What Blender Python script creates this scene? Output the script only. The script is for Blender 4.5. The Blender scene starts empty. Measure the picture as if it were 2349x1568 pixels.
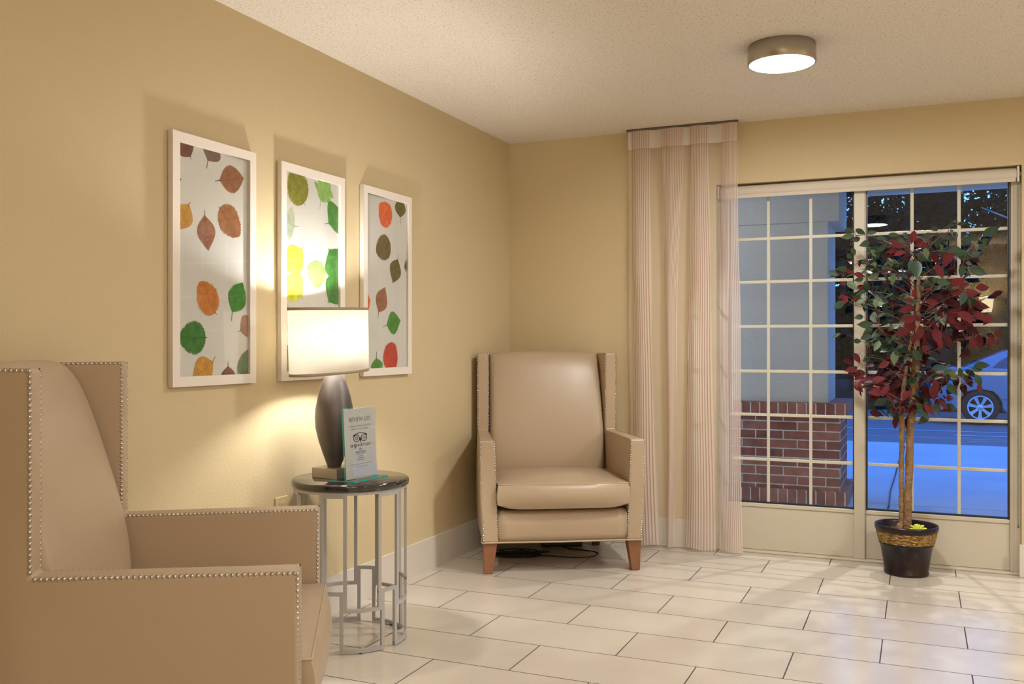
import bpy, bmesh, math, random
from mathutils import Vector, Matrix
PI = math.pi
R = math.radians
SC = bpy.context.scene
COL = SC.collection

# ------------------------------------------------------------------ camera
cam = bpy.data.cameras.new('camera')
cam.sensor_width = 36.0
cam.lens = 2155.0 / 2349.0 * 36.0
cam.shift_y = 4.5 / 2349.0
cam.clip_start = 0.05
cam.clip_end = 300
cam_o = bpy.data.objects.new('camera', cam)
COL.objects.link(cam_o)
CAM = Vector((0, 0, 1.19))
cam_o.location = CAM
cam_o.rotation_euler = (PI / 2, 0, math.atan2(933.5, 2155.0))
SC.camera = cam_o

# ------------------------------------------------------------------ world, exposure
SC.view_settings.view_transform = 'Standard'
SC.view_settings.look = 'None'
SC.view_settings.gamma = 1.0
SC.view_settings.use_curve_mapping = False
SC.view_settings.exposure = 1.12
SC.cycles.max_bounces = 10
SC.cycles.diffuse_bounces = 5
SC.cycles.transparent_max_bounces = 24
SC.cycles.sample_clamp_indirect = 6.0
SC.cycles.caustics_reflective = False
SC.cycles.caustics_refractive = False

world = bpy.data.worlds.new('dusk_sky')
SC.world = world
world.use_nodes = True
wn = world.node_tree.nodes
wl = world.node_tree.links
bg = wn['Background']
tc = wn.new('ShaderNodeTexCoord')
sep = wn.new('ShaderNodeSeparateXYZ')
wr = wn.new('ShaderNodeValToRGB')
wl.new(tc.outputs['Generated'], sep.inputs[0])
wl.new(sep.outputs['Z'], wr.inputs[0])
wr.color_ramp.elements[0].position = 0.0
wr.color_ramp.elements[0].color = (0.17, 0.42, 0.92, 1)
wr.color_ramp.elements[1].position = 0.7
wr.color_ramp.elements[1].color = (0.05, 0.20, 0.85, 1)
wl.new(wr.outputs[0], bg.inputs[0])
bg.inputs[1].default_value = 1.25


def lamp(name, kind, loc, energy, color, size=0.1, rot=(0, 0, 0), **kw):
    l = bpy.data.lights.new(name, kind)
    l.energy = energy
    l.color = color
    if kind == 'AREA':
        l.shape = 'DISK'
        l.size = size
    elif kind in ('POINT', 'SPOT'):
        l.shadow_soft_size = size
    for k, v in kw.items():
        setattr(l, k, v)
    o = bpy.data.objects.new(name, l)
    o.location = loc
    o.rotation_euler = rot
    COL.objects.link(o)
    return o


# added fill lights under the ceiling, out of frame, without fixtures
WHITE = (1.0, 0.985, 0.965)
WARM = (1.0, 0.73, 0.42)
for i, (x, y, e) in enumerate([(2.1, 3.6, 24), (2.1, 1.0, 14), (2.1, -1.4, 15)]):
    lamp('room_fill_light', 'AREA', (x, y, 2.40), e, WHITE, 0.30)
# canopy downlight outside the door
lamp('canopy_lamp_and_fill', 'SPOT', (-0.03, 6.35, 2.46), 85, (1.0, 0.95, 0.88), 0.025, (R(-24), 0, 0), spot_size=R(92), spot_blend=0.35)

lamp('canopy_lamp_and_fill', 'AREA', (-1.5, 6.45, 2.54), 4, (1.0, 0.95, 0.88), 0.15)  # added fill to brighten the pier; no second downlight belongs to it

# ------------------------------------------------------------------ materials
MATS = {}


def mat(name, color=(0.5, 0.5, 0.5), rough=0.5, metal=0.0, spec=0.5, bump=None, noise=None, coat=0.0, sheen=0.0):
    """bump=(scale, strength, distance); noise=(scale, color2, detail)"""
    m = bpy.data.materials.new(name)
    m.use_nodes = True
    nt = m.node_tree
    b = nt.nodes['Principled BSDF']
    b.inputs['Base Color'].default_value = (*color, 1)
    b.inputs['Roughness'].default_value = rough
    b.inputs['Metallic'].default_value = metal
    b.inputs['Specular IOR Level'].default_value = spec
    b.inputs['Coat Weight'].default_value = coat
    b.inputs['Sheen Weight'].default_value = sheen
    t = nt.nodes.new('ShaderNodeTexCoord')
    if noise:
        n = nt.nodes.new('ShaderNodeTexNoise')
        n.inputs['Scale'].default_value = noise[0]
        n.inputs['Detail'].default_value = noise[2] if len(noise) > 2 else 4
        r = nt.nodes.new('ShaderNodeValToRGB')
        r.color_ramp.elements[0].position = 0.35
        r.color_ramp.elements[1].position = 0.65
        r.color_ramp.elements[0].color = (*color, 1)
        r.color_ramp.elements[1].color = (*noise[1], 1)
        nt.links.new(t.outputs['Object'], n.inputs['Vector'])
        nt.links.new(n.outputs['Fac'], r.inputs[0])
        nt.links.new(r.outputs[0], b.inputs['Base Color'])
    if bump:
        n2 = nt.nodes.new('ShaderNodeTexNoise')
        n2.inputs['Scale'].default_value = bump[0]
        n2.inputs['Detail'].default_value = 3
        bp = nt.nodes.new('ShaderNodeBump')
        bp.inputs['Strength'].default_value = bump[1]
        bp.inputs['Distance'].default_value = bump[2]
        nt.links.new(t.outputs['Object'], n2.inputs['Vector'])
        nt.links.new(n2.outputs['Fac'], bp.inputs['Height'])
        nt.links.new(bp.outputs[0], b.inputs['Normal'])
    MATS[name] = m
    return m


M = {}
M['wall'] = mat('beige_wall_paint', (0.605, 0.497, 0.305), 0.55, bump=(115, 0.5, 0.0022), spec=0.3)
M['leather'] = mat('tan_leather', (0.435, 0.33, 0.225), 0.36, bump=(28, 0.10, 0.006), spec=0.5)
M['welt'] = mat('tan_leather_welt', (0.46, 0.36, 0.24), 0.40)
M['nail'] = mat('nickel_nailhead', (0.52, 0.47, 0.42), 0.25, 1.0)
M['legwood'] = mat('reddish_brown_wood', (0.215, 0.088, 0.037), 0.35, noise=(9, (0.255, 0.108, 0.047)))
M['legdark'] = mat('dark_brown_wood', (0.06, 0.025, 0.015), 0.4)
M['frame'] = mat('white_frame_lacquer', (0.80, 0.74, 0.67), 0.4)
M['paper'] = mat('white_print_paper', (0.70, 0.69, 0.655), 0.7)
M['sheet'] = mat('white_notice_sheet', (0.57, 0.565, 0.54), 0.7)
M['silver'] = mat('silver_painted_steel', (0.46, 0.455, 0.45), 0.40, 0.30)
M['granite'] = mat('black_polished_stone', (0.012, 0.011, 0.012), 0.09, noise=(300, (0.02, 0.018, 0.018), 2), spec=0.8, coat=0.4)
M['bronze'] = mat('dark_bronze_lamp_body', (0.13, 0.112, 0.105), 0.38, 0.5, bump=(60, 0.05, 0.002))
M['lampbase'] = mat('brushed_bronze_metal', (0.42, 0.37, 0.31), 0.35, 0.6)
M['shadetrim'] = mat('taupe_shade_trim', (0.34, 0.26, 0.17), 0.8)
M['nickel'] = mat('brushed_nickel', (0.46, 0.42, 0.37), 0.30, 0.9)
M['base'] = mat('grey_tile_baseboard', (0.66, 0.61, 0.55), 0.4)
M['door'] = mat('cream_door_metal', (0.58, 0.525, 0.42), 0.42)
M['muntin'] = mat('cream_muntin_bar', (0.60, 0.575, 0.475), 0.45)
M['gasket'] = mat('black_rubber', (0.012, 0.013, 0.02), 0.5)
M['blind'] = mat('off_white_blind_fabric', (0.64, 0.575, 0.49), 0.8)
M['plastic'] = mat('white_plastic', (0.72, 0.70, 0.62), 0.4)
M['ivory'] = mat('ivory_plastic', (0.60, 0.50, 0.28), 0.4)
M['chain'] = mat('grey_bead_chain', (0.16, 0.13, 0.13), 0.4, 0.6)
M['pot'] = mat('dark_purple_brown_glaze', (0.008, 0.005, 0.010), 0.30, noise=(7, (0.022, 0.009, 0.007), 5), spec=0.35)
M['bark'] = mat('brown_bark', (0.20, 0.115, 0.05), 0.8, bump=(60, 0.9, 0.012), noise=(30, (0.30, 0.18, 0.085), 6))
M['twig'] = mat('reddish_twig', (0.15, 0.055, 0.03), 0.6)
M['moss'] = mat('brown_shredded_fill', (0.20, 0.12, 0.08), 0.95, bump=(120, 1.0, 0.01), noise=(80, (0.34, 0.23, 0.16)))
M['green'] = mat('dark_green_silk_leaf', (0.020, 0.042, 0.022), 0.42, noise=(14, (0.032, 0.058, 0.028)), spec=0.30)
M['lime'] = mat('mid_green_silk_leaf', (0.060, 0.090, 0.040), 0.45, noise=(14, (0.08, 0.11, 0.048)), spec=0.30)
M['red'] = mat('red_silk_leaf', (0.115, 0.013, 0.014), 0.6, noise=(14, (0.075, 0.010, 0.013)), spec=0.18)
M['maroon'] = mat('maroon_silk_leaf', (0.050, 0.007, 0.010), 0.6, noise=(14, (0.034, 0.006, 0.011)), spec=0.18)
M['petal'] = mat('lime_yellow_petal', (0.50, 0.52, 0.02), 0.5)
M['cable'] = mat('black_cable_plastic', (0.008, 0.008, 0.009), 0.45)
M['concrete'] = mat('pale_concrete', (0.50, 0.50, 0.50), 0.85, noise=(1.3, (0.56, 0.56, 0.56)))
M['asphalt'] = mat('asphalt', (0.145, 0.145, 0.15), 0.9, noise=(3, (0.17, 0.17, 0.175)))
M['roadpaint'] = mat('white_road_paint', (0.55, 0.55, 0.55), 0.8)
M['stucco'] = mat('cream_stucco', (0.52, 0.47, 0.40), 0.85, bump=(45, 0.6, 0.01))
M['soffit'] = mat('pale_soffit_paint', (0.62, 0.58, 0.50), 0.7)
M['carpaint'] = mat('blue_grey_car_paint', (0.20, 0.26, 0.34), 0.22, 0.3, coat=0.6)
M['carglass'] = mat('dark_car_glass', (0.03, 0.04, 0.06), 0.05, spec=0.9)
M['tyre'] = mat('black_tyre', (0.02, 0.02, 0.02), 0.8)
M['rim'] = mat('silver_alloy', (0.75, 0.75, 0.78), 0.3, 0.4)
M['tail'] = mat('red_tail_lens', (0.45, 0.02, 0.04), 0.2)
M['treebark'] = mat('pale_tree_bark', (0.34, 0.31, 0.28), 0.9, noise=(6, (0.22, 0.2, 0.18)))
M['treedark'] = mat('dark_tree_bark', (0.04, 0.035, 0.03), 0.9)
M['treeleaf'] = mat('dark_tree_leaf', (0.018, 0.024, 0.016), 0.9, spec=0.05)
M['skyblock'] = mat('dark_sky_block', (0.016, 0.020, 0.014), 1.0, spec=0.0, noise=(2, (0.010, 0.012, 0.009)))
M['text'] = mat('dark_grey_ink', (0.035, 0.035, 0.04), 0.7)
M['greyink'] = mat('mid_grey_ink', (0.11, 0.105, 0.10), 0.7)
M['navy'] = mat('dark_navy_ink', (0.012, 0.016, 0.04), 0.7)
M['white'] = mat('white_ink', (0.74, 0.72, 0.67), 0.7)
M['seam'] = mat('seam_shadow_line', (0.30, 0.21, 0.125), 0.5)


def mat_floor():
    m = mat('cream_porcelain_tile', (0.7, 0.6, 0.5), 0.3, spec=0.8)
    nt = m.node_tree
    L = nt.links
    b = nt.nodes['Principled BSDF']
    g = nt.nodes.new('ShaderNodeNewGeometry')
    mp = nt.nodes.new('ShaderNodeMapping')
    mp.inputs['Location'].default_value = (0.1345, -4.692 + 0.3105 * 0, 0)
    L.new(g.outputs['Position'], mp.inputs[0])
    br = nt.nodes.new('ShaderNodeTexBrick')
    br.offset = 0.5
    br.offset_frequency = 2
    br.inputs['Scale'].default_value = 1.0
    br.inputs['Brick Width'].default_value = 0.6195
    br.inputs['Row Height'].default_value = 0.3105
    br.inputs['Mortar Size'].default_value = 0.0024
    br.inputs['Mortar Smooth'].default_value = 0.0
    br.inputs['Bias'].default_value = 0.0
    br.inputs['Color1'].default_value = (0.60, 0.535, 0.455, 1)
    br.inputs['Color2'].default_value = (0.57, 0.51, 0.435, 1)
    br.inputs['Mortar'].default_value = (0.035, 0.030, 0.033, 1)
    L.new(mp.outputs[0], br.inputs['Vector'])
    n = nt.nodes.new('ShaderNodeTexNoise')
    n.inputs['Scale'].default_value = 5
    n.inputs['Detail'].default_value = 6
    L.new(g.outputs['Position'], n.inputs['Vector'])
    mx = nt.nodes.new('ShaderNodeMix')
    mx.data_type = 'RGBA'
    mx.blend_type = 'MULTIPLY'
    mx.inputs['Factor'].default_value = 1.0
    rr = nt.nodes.new('ShaderNodeValToRGB')
    rr.color_ramp.elements[0].color = (0.945, 0.94, 0.935, 1)
    rr.color_ramp.elements[1].color = (1, 1, 1, 1)
    rr.color_ramp.elements[0].position = 0.3
    rr.color_ramp.elements[1].position = 0.7
    L.new(n.outputs['Fac'], rr.inputs[0])
    L.new(br.outputs['Color'], mx.inputs['A'])
    L.new(rr.outputs[0], mx.inputs['B'])
    L.new(mx.outputs['Result'], b.inputs['Base Color'])
    bp = nt.nodes.new('ShaderNodeBump')
    bp.invert = True
    bp.inputs['Distance'].default_value = 0.002
    bp.inputs['Strength'].default_value = 0.6
    L.new(br.outputs['Fac'], bp.inputs['Height'])
    L.new(bp.outputs[0], b.inputs['Normal'])
    mr = nt.nodes.new('ShaderNodeMapRange')
    mr.inputs['To Min'].default_value = 0.21
    mr.inputs['To Max'].default_value = 0.8
    L.new(br.outputs['Fac'], mr.inputs[0])
    L.new(mr.outputs[0], b.inputs['Roughness'])
    return m


def mat_ceiling():
    m = mat('popcorn_ceiling', (0.80, 0.745, 0.665), 0.9, spec=0.1)
    nt = m.node_tree
    L = nt.links
    b = nt.nodes['Principled BSDF']
    t = nt.nodes.new('ShaderNodeTexCoord')
    v = nt.nodes.new('ShaderNodeTexNoise')
    v.inputs['Scale'].default_value = 75
    v.inputs['Detail'].default_value = 5
    L.new(t.outputs['Object'], v.inputs['Vector'])
    bp = nt.nodes.new('ShaderNodeBump')
    bp.inputs['Strength'].default_value = 0.8
    bp.inputs['Distance'].default_value = 0.008
    L.new(v.outputs['Fac'], bp.inputs['Height'])
    L.new(bp.outputs[0], b.inputs['Normal'])
    n = nt.nodes.new('ShaderNodeTexNoise')
    n.inputs['Scale'].default_value = 115
    n.inputs['Detail'].default_value = 2
    r = nt.nodes.new('ShaderNodeValToRGB')
    r.color_ramp.elements[0].position = 0.315
    r.color_ramp.elements[0].color = (0.50, 0.42, 0.31, 1)
    r.color_ramp.elements[1].position = 0.415
    r.color_ramp.elements[1].color = (0.80, 0.745, 0.665, 1)
    L.new(t.outputs['Object'], n.inputs['Vector'])
    L.new(n.outputs['Fac'], r.inputs[0])
    L.new(r.outputs[0], b.inputs['Base Color'])
    return m


def mat_brick(name, bw, rh, off):
    m = mat(name, (0.3, 0.1, 0.06), 0.85, spec=0.2)
    nt = m.node_tree
    L = nt.links
    b = nt.nodes['Principled BSDF']
    t = nt.nodes.new('ShaderNodeTexCoord')
    s = nt.nodes.new('ShaderNodeSeparateXYZ')
    L.new(t.outputs['Object'], s.inputs[0])
    a = nt.nodes.new('ShaderNodeMath')
    a.operation = 'ADD'
    L.new(s.outputs['X'], a.inputs[0])
    L.new(s.outputs['Y'], a.inputs[1])
    c = nt.nodes.new('ShaderNodeCombineXYZ')
    L.new(a.outputs[0], c.inputs[0])
    L.new(s.outputs['Z'], c.inputs[1])
    br = nt.nodes.new('ShaderNodeTexBrick')
    br.offset = off
    br.inputs['Scale'].default_value = 1.0
    br.inputs['Brick Width'].default_value = bw
    br.inputs['Row Height'].default_value = rh
    br.inputs['Mortar Size'].default_value = 0.005
    br.inputs['Mortar Smooth'].default_value = 0.15
    br.inputs['Color1'].default_value = (0.37, 0.14, 0.095, 1)
    br.inputs['Color2'].default_value = (0.22, 0.065, 0.052, 1)
    br.inputs['Mortar'].default_value = (0.60, 0.54, 0.46, 1)
    L.new(c.outputs[0], br.inputs['Vector'])
    n = nt.nodes.new('ShaderNodeTexNoise')
    n.inputs['Scale'].default_value = 14
    n.inputs['Detail'].default_value = 6
    L.new(t.outputs['Object'], n.inputs['Vector'])
    rr = nt.nodes.new('ShaderNodeValToRGB')
    rr.color_ramp.elements[0].position = 0.3
    rr.color_ramp.elements[0].color = (0.72, 0.70, 0.70, 1)
    rr.color_ramp.elements[1].position = 0.72
    rr.color_ramp.elements[1].color = (1.15, 1.12, 1.08, 1)
    L.new(n.outputs['Fac'], rr.inputs[0])
    mx = nt.nodes.new('ShaderNodeMix')
    mx.data_type = 'RGBA'
    mx.blend_type = 'MULTIPLY'
    mx.inputs['Factor'].default_value = 1.0
    L.new(br.outputs['Color'], mx.inputs['A'])
    L.new(rr.outputs[0], mx.inputs['B'])
    L.new(mx.outputs['Result'], b.inputs['Base Color'])
    bp = nt.nodes.new('ShaderNodeBump')
    bp.invert = True
    bp.inputs['Distance'].default_value = 0.008
    L.new(br.outputs['Fac'], bp.inputs['Height'])
    L.new(bp.outputs[0], b.inputs['Normal'])
    return m


def mat_glass(name, tint=(0.93, 0.97, 0.98), ior=1.5, boost=1.0):
    m = bpy.data.materials.new(name)
    m.use_nodes = True
    nt = m.node_tree
    for n in list(nt.nodes):
        nt.nodes.remove(n)
    o = nt.nodes.new('ShaderNodeOutputMaterial')
    tr = nt.nodes.new('ShaderNodeBsdfTransparent')
    tr.inputs[0].default_value = (*tint, 1)
    gl = nt.nodes.new('ShaderNodeBsdfGlossy')
    gl.inputs['Roughness'].default_value = 0.0
    fr = nt.nodes.new('ShaderNodeFresnel')
    ge = nt.nodes.new('ShaderNodeNewGeometry')
    mi = nt.nodes.new('ShaderNodeMapRange')      # same index from either side of the thin pane
    mi.inputs['To Min'].default_value = ior
    mi.inputs['To Max'].default_value = 1.0 / ior
    nt.links.new(ge.outputs['Backfacing'], mi.inputs[0])
    nt.links.new(mi.outputs[0], fr.inputs['IOR'])
    mx = nt.nodes.new('ShaderNodeMixShader')
    nt.links.new(fr.outputs[0], mx.inputs[0])
    nt.links.new(tr.outputs[0], mx.inputs[1])
    nt.links.new(gl.outputs[0], mx.inputs[2])
    nt.links.new(mx.outputs[0], o.inputs[0])
    return m


def mat_sheer(name, striped=True):
    """curtain cloth: uv.x picks the band/stripe, attribute 'dens' gives how closely it is woven"""
    m = bpy.data.materials.new(name)
    m.use_nodes = True
    nt = m.node_tree
    L = nt.links
    for n in list(nt.nodes):
        nt.nodes.remove(n)
    o = nt.nodes.new('ShaderNodeOutputMaterial')
    uv = nt.nodes.new('ShaderNodeUVMap')
    s = nt.nodes.new('ShaderNodeSeparateXYZ')
    L.new(uv.outputs[0], s.inputs[0])
    # u: integer part parity = striped band, fraction*9 = thin lines
    dens = nt.nodes.new('ShaderNodeAttribute')
    dens.attribute_name = 'dens'
    sw = nt.nodes.new('ShaderNodeMath')
    sw.operation = 'FRACT'
    L.new(s.outputs['X'], sw.inputs[0])
    ramp = nt.nodes.new('ShaderNodeValToRGB')
    ramp.color_ramp.interpolation = 'LINEAR'
    e = ramp.color_ramp.elements
    e[0].position = 0.0
    e[0].color = (0.50, 0.30, 0.27, 1)
    e[1].position = 0.34
    e[1].color = (0.86, 0.76, 0.69, 1)
    x = e.new(0.22)
    x.color = (0.55, 0.34, 0.28, 1)
    x = e.new(0.55)
    x.color = (0.92, 0.86, 0.79, 1)
    x = e.new(0.92)
    x.color = (0.80, 0.68, 0.62, 1)
    L.new(sw.outputs[0], ramp.inputs[0])
    mc = nt.nodes.new('ShaderNodeMix')
    mc.data_type = 'RGBA'
    mc.inputs['A'].default_value = (0.86, 0.80, 0.74, 1)
    L.new(ramp.outputs[0], mc.inputs['B'])
    st = nt.nodes.new('ShaderNodeAttribute')
    st.attribute_name = 'stripe'
    L.new(st.outputs['Fac'], mc.inputs['Factor'])
    df = nt.nodes.new('ShaderNodeBsdfDiffuse')
    tl = nt.nodes.new('ShaderNodeBsdfTranslucent')
    L.new(mc.outputs['Result'], df.inputs[0])
    L.new(mc.outputs['Result'], tl.inputs[0])
    m1 = nt.nodes.new('ShaderNodeMixShader')
    m1.inputs[0].default_value = 0.35
    L.new(df.outputs[0], m1.inputs[1])
    L.new(tl.outputs[0], m1.inputs[2])
    tr = nt.nodes.new('ShaderNodeBsdfTransparent')
    m2 = nt.nodes.new('ShaderNodeMixShader')
    L.new(dens.outputs['Fac'], m2.inputs[0])
    L.new(tr.outputs[0], m2.inputs[1])
    L.new(m1.outputs[0], m2.inputs[2])
    L.new(m2.outputs[0], o.inputs[0])
    return m


def mat_shade():
    m = bpy.data.materials.new('linen_lampshade')
    m.use_nodes = True
    nt = m.node_tree
    L = nt.links
    for n in list(nt.nodes):
        nt.nodes.remove(n)
    o = nt.nodes.new('ShaderNodeOutputMaterial')
    t = nt.nodes.new('ShaderNodeTexCoord')
    n = nt.nodes.new('ShaderNodeTexNoise')
    n.inputs['Scale'].default_value = 160
    L.new(t.outputs['Object'], n.inputs['Vector'])
    r = nt.nodes.new('ShaderNodeValToRGB')
    r.color_ramp.elements[0].color = (0.88, 0.85, 0.78, 1)
    r.color_ramp.elements[1].color = (0.94, 0.92, 0.87, 1)
    L.new(n.outputs['Fac'], r.inputs[0])
    df = nt.nodes.new('ShaderNodeBsdfDiffuse')
    tl = nt.nodes.new('ShaderNodeBsdfTranslucent')
    L.new(r.outputs[0], df.inputs[0])
    L.new(r.outputs[0], tl.inputs[0])
    mx = nt.nodes.new('ShaderNodeMixShader')
    mx.inputs[0].default_value = 0.62
    L.new(df.outputs[0], mx.inputs[1])
    L.new(tl.outputs[0], mx.inputs[2])
    L.new(mx.outputs[0], o.inputs[0])
    return m


def mat_emit(name, color, strength):
    m = bpy.data.materials.new(name)
    m.use_nodes = True
    nt = m.node_tree
    for n in list(nt.nodes):
        nt.nodes.remove(n)
    o = nt.nodes.new('ShaderNodeOutputMaterial')
    e = nt.nodes.new('ShaderNodeEmission')
    e.inputs[0].default_value = (*color, 1)
    e.inputs[1].default_value = strength
    nt.links.new(e.outputs[0], o.inputs[0])
    return m


def mat_acrylic():
    m = mat_glass('clear_acrylic', (0.985, 0.993, 0.99))
    return m


M['floor'] = mat_floor()
M['ceiling'] = mat_ceiling()
M['brick'] = mat_brick('red_brick_running', 0.203, 0.0677, 0.5)
M['soldier'] = mat_brick('red_brick_soldier', 0.0677, 0.40, 0.0)
M['glass'] = mat_glass('window_glass')
M['pictureglass'] = mat_glass('picture_glass', (0.985, 0.985, 0.98), ior=1.38)
M['acrylic'] = mat_acrylic()
M['acryledge'] = mat('teal_acrylic_edge', (0.02, 0.50, 0.45), 0.15, spec=0.8)
M['sheer'] = mat_sheer('striped_sheer_cloth')
M['shade'] = mat_shade()
M['lens'] = mat_emit('lit_white_lens', (1.0, 0.985, 0.95), 88)
M['lensdim'] = mat_emit('lit_white_lens_dimmed', (1.0, 0.985, 0.95), 34)
M['bulb'] = mat_emit('lit_lamp_bulb', (1.0, 0.965, 0.91), 430)
M['sconceglow'] = mat_emit('lit_sconce_glass', (1.0, 0.78, 0.45), 7)

LEAFC = {'brown': (0.16, 0.055, 0.028), 'greybrown': (0.17, 0.105, 0.08), 'copper': (0.26, 0.105, 0.045), 'gold': (0.50, 0.25, 0.035),
         'brown2': (0.29, 0.11, 0.03), 'orange': (0.50, 0.17, 0.025), 'green': (0.05, 0.22, 0.025), 'green2': (0.04, 0.17, 0.02),
         'greygreen': (0.10, 0.17, 0.06), 'olive': (0.20, 0.20, 0.012), 'lime': (0.22, 0.42, 0.10), 'pale': (0.40, 0.46, 0.33),
         'yellow': (0.55, 0.55, 0.045), 'vermil': (0.65, 0.11, 0.02), 'olive2': (0.11, 0.10, 0.018), 'darkolive': (0.11, 0.08, 0.018),
         'red': (0.48, 0.04, 0.02)}
for k, c in LEAFC.items():
    M['print_' + k] = mat('printed_%s_leaf' % k.rstrip('2'), c, 0.7, noise=(45, tuple(min(1, v * 1.35 + 0.01) for v in c), 5))
    M['vein_' + k] = mat('printed_%s_vein' % k.rstrip('2'), tuple(v * 0.72 for v in c), 0.7)


# ------------------------------------------------------------------ mesh helpers
class MB:
    """collects shapes; build() links them as ONE mesh object"""

    def __init__(s):
        s.v = []
        s.f = []
        s.m = []
        s.sm = []
        s.mats = []

    def mi(s, m):
        if m not in s.mats:
            s.mats.append(m)
        return s.mats.index(m)

    def add(s, vs, fs, m, smooth=False):
        o = len(s.v)
        s.v += [tuple(p) for p in vs]
        k = s.mi(m)
        for f in fs:
            s.f.append([i + o for i in f])
            s.m.append(k)
            s.sm.append(smooth)

    def box(s, lo, hi, m):
        (a, b, c), (d, e, f) = lo, hi
        s.add([(a, b, c), (d, b, c), (d, e, c), (a, e, c), (a, b, f), (d, b, f), (d, e, f), (a, e, f)],
              [(0, 3, 2, 1), (4, 5, 6, 7), (0, 1, 5, 4), (1, 2, 6, 5), (2, 3, 7, 6), (3, 0, 4, 7)], m)

    def lathe(s, prof, m, n=48, c=(0, 0), caps=True, sx=1.0, sy=1.0, smooth=True):
        vs = []
        for (r, z) in prof:
            for i in range(n):
                a = 2 * PI * i / n
                vs.append((c[0] + r * sx * math.cos(a), c[1] + r * sy * math.sin(a), z))
        fs = []
        for j in range(len(prof) - 1):
            for i in range(n):
                k = (i + 1) % n
                fs.append((j * n + i, j * n + k, (j + 1) * n + k, (j + 1) * n + i))
        s.add(vs, fs, m, smooth)
        if caps:
            s.add(vs[:n], [tuple(range(n))[::-1]], m)
            s.add(vs[-n:], [tuple(range(n))], m)

    def tube(s, pts, r, m, n=8, caps=True, smooth=True):
        pts = [Vector(p) for p in pts]
        rs = r if isinstance(r, (list, tuple)) else [r] * len(pts)
        vs = []
        up = Vector((0, 0, 1))
        for i, p in enumerate(pts):
            t = (pts[min(i + 1, len(pts) - 1)] - pts[max(i - 1, 0)])
            if t.length < 1e-9:
                t = Vector((0, 0, 1))
            t.normalize()
            if i == 0:
                a = t.cross(up)
                if a.length < 1e-3:
                    a = t.cross(Vector((1, 0, 0)))
            else:
                a = a - t * a.dot(t)
                if a.length < 1e-6:
                    a = t.orthogonal()
            a.normalize()
            b = t.cross(a)
            for k in range(n):
                w = 2 * PI * k / n
                vs.append(p + (a * math.cos(w) + b * math.sin(w)) * rs[i])
        fs = []
        for j in range(len(pts) - 1):
            for k in range(n):
                q = (k + 1) % n
                fs.append((j * n + k, j * n + q, (j + 1) * n + q, (j + 1) * n + k))
        if caps:
            fs.append(tuple(range(n))[::-1])
            fs.append(tuple(range((len(pts) - 1) * n, len(pts) * n)))
        s.add(vs, fs, m, smooth)

    def build(s, name, parent=None, bevel=None, sub=0, loc=None, weld=False, fixn=True):
        me = bpy.data.meshes.new(name)
        me.from_pydata(s.v, [], s.f)
        for m in s.mats:
            me.materials.append(m)
        me.polygons.foreach_set('material_index', s.m)
        me.polygons.foreach_set('use_smooth', s.sm)
        if weld or bevel:
            bm = bmesh.new()
            bm.from_mesh(me)
            bmesh.ops.remove_doubles(bm, verts=bm.verts, dist=1e-5)
            if fixn:
                bmesh.ops.recalc_face_normals(bm, faces=bm.faces)
            bm.to_mesh(me)
            bm.free()
        o = bpy.data.objects.new(name, me)
        COL.objects.link(o)
        if parent:
            o.parent = parent
        if loc:
            o.location = loc
        if bevel:
            md = o.modifiers.new('bevel', 'BEVEL')
            md.width = bevel[0]
            md.segments = bevel[1]
            md.limit_method = 'ANGLE'
            md.angle_limit = R(bevel[2] if len(bevel) > 2 else 40)
            md.harden_normals = False
            for p in me.polygons:
                p.use_smooth = True
            w = o.modifiers.new('normals', 'WEIGHTED_NORMAL')
            w.keep_sharp = False
            w.weight = 90
        if sub:
            md = o.modifiers.new('sub', 'SUBSURF')
            md.levels = sub
            md.render_levels = sub
            for p in me.polygons:
                p.use_smooth = True
        return o


def tag(o, label=None, cat=None, group=None, kind=None):
    if label:
        o['label'] = label
    if cat:
        o['category'] = cat
    if group:
        o['group'] = group
    if kind:
        o['kind'] = kind
    return o


def thing(name, label, cat, loc=(0, 0, 0), rz=0.0, group=None):
    o = bpy.data.objects.new(name, None)
    o.empty_display_size = 0.1
    COL.objects.link(o)
    o.location = loc
    o.rotation_euler = (0, 0, rz)
    return tag(o, label, cat, group)


def quad_box(name, lo, hi, m, parent=None, bevel=None, kind=None):
    b = MB()
    b.box(lo, hi, m)
    o = b.build(name, parent, bevel)
    if kind:
        o['kind'] = kind
    return o


def add_text(mb, body, cx, cz, h, w, m, place, shear=0.0, bold=0.0, font_x=1.0):
    """flat lettering, centred; place(s, t) maps sheet metres to a 3D point; h = cap height, w = total width"""
    cu = bpy.data.curves.new('lettering', 'FONT')
    cu.body = body
    cu.size = 1.0
    cu.align_x = 'CENTER'
    cu.shear = shear
    cu.offset = bold
    cu.resolution_u = 3
    ob = bpy.data.objects.new('lettering', cu)
    COL.objects.link(ob)
    dg = bpy.context.evaluated_depsgraph_get()
    me = bpy.data.meshes.new_from_object(ob.evaluated_get(dg))
    xs = [v.co.x for v in me.vertices]
    if xs:
        x0, x1 = min(xs), max(xs)
        sx = w / (x1 - x0)
        sy = h / 0.70
        vs = [place(cx + (v.co.x - (x0 + x1) / 2) * sx, cz + (v.co.y - 0.35) * sy) for v in me.vertices]
        mb.add(vs, [tuple(p.vertices) for p in me.polygons], m)
    bpy.data.objects.remove(ob)
    bpy.data.curves.remove(cu)
    bpy.data.meshes.remove(me)


# ================================================================== THE SETTING
XL, YB, H = -2.373, 5.435, 2.452
XR, YR = 3.4, -2.3
DX0, DX1, DZ = -1.072, 0.482, 2.105            # door opening in the back wall

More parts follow.
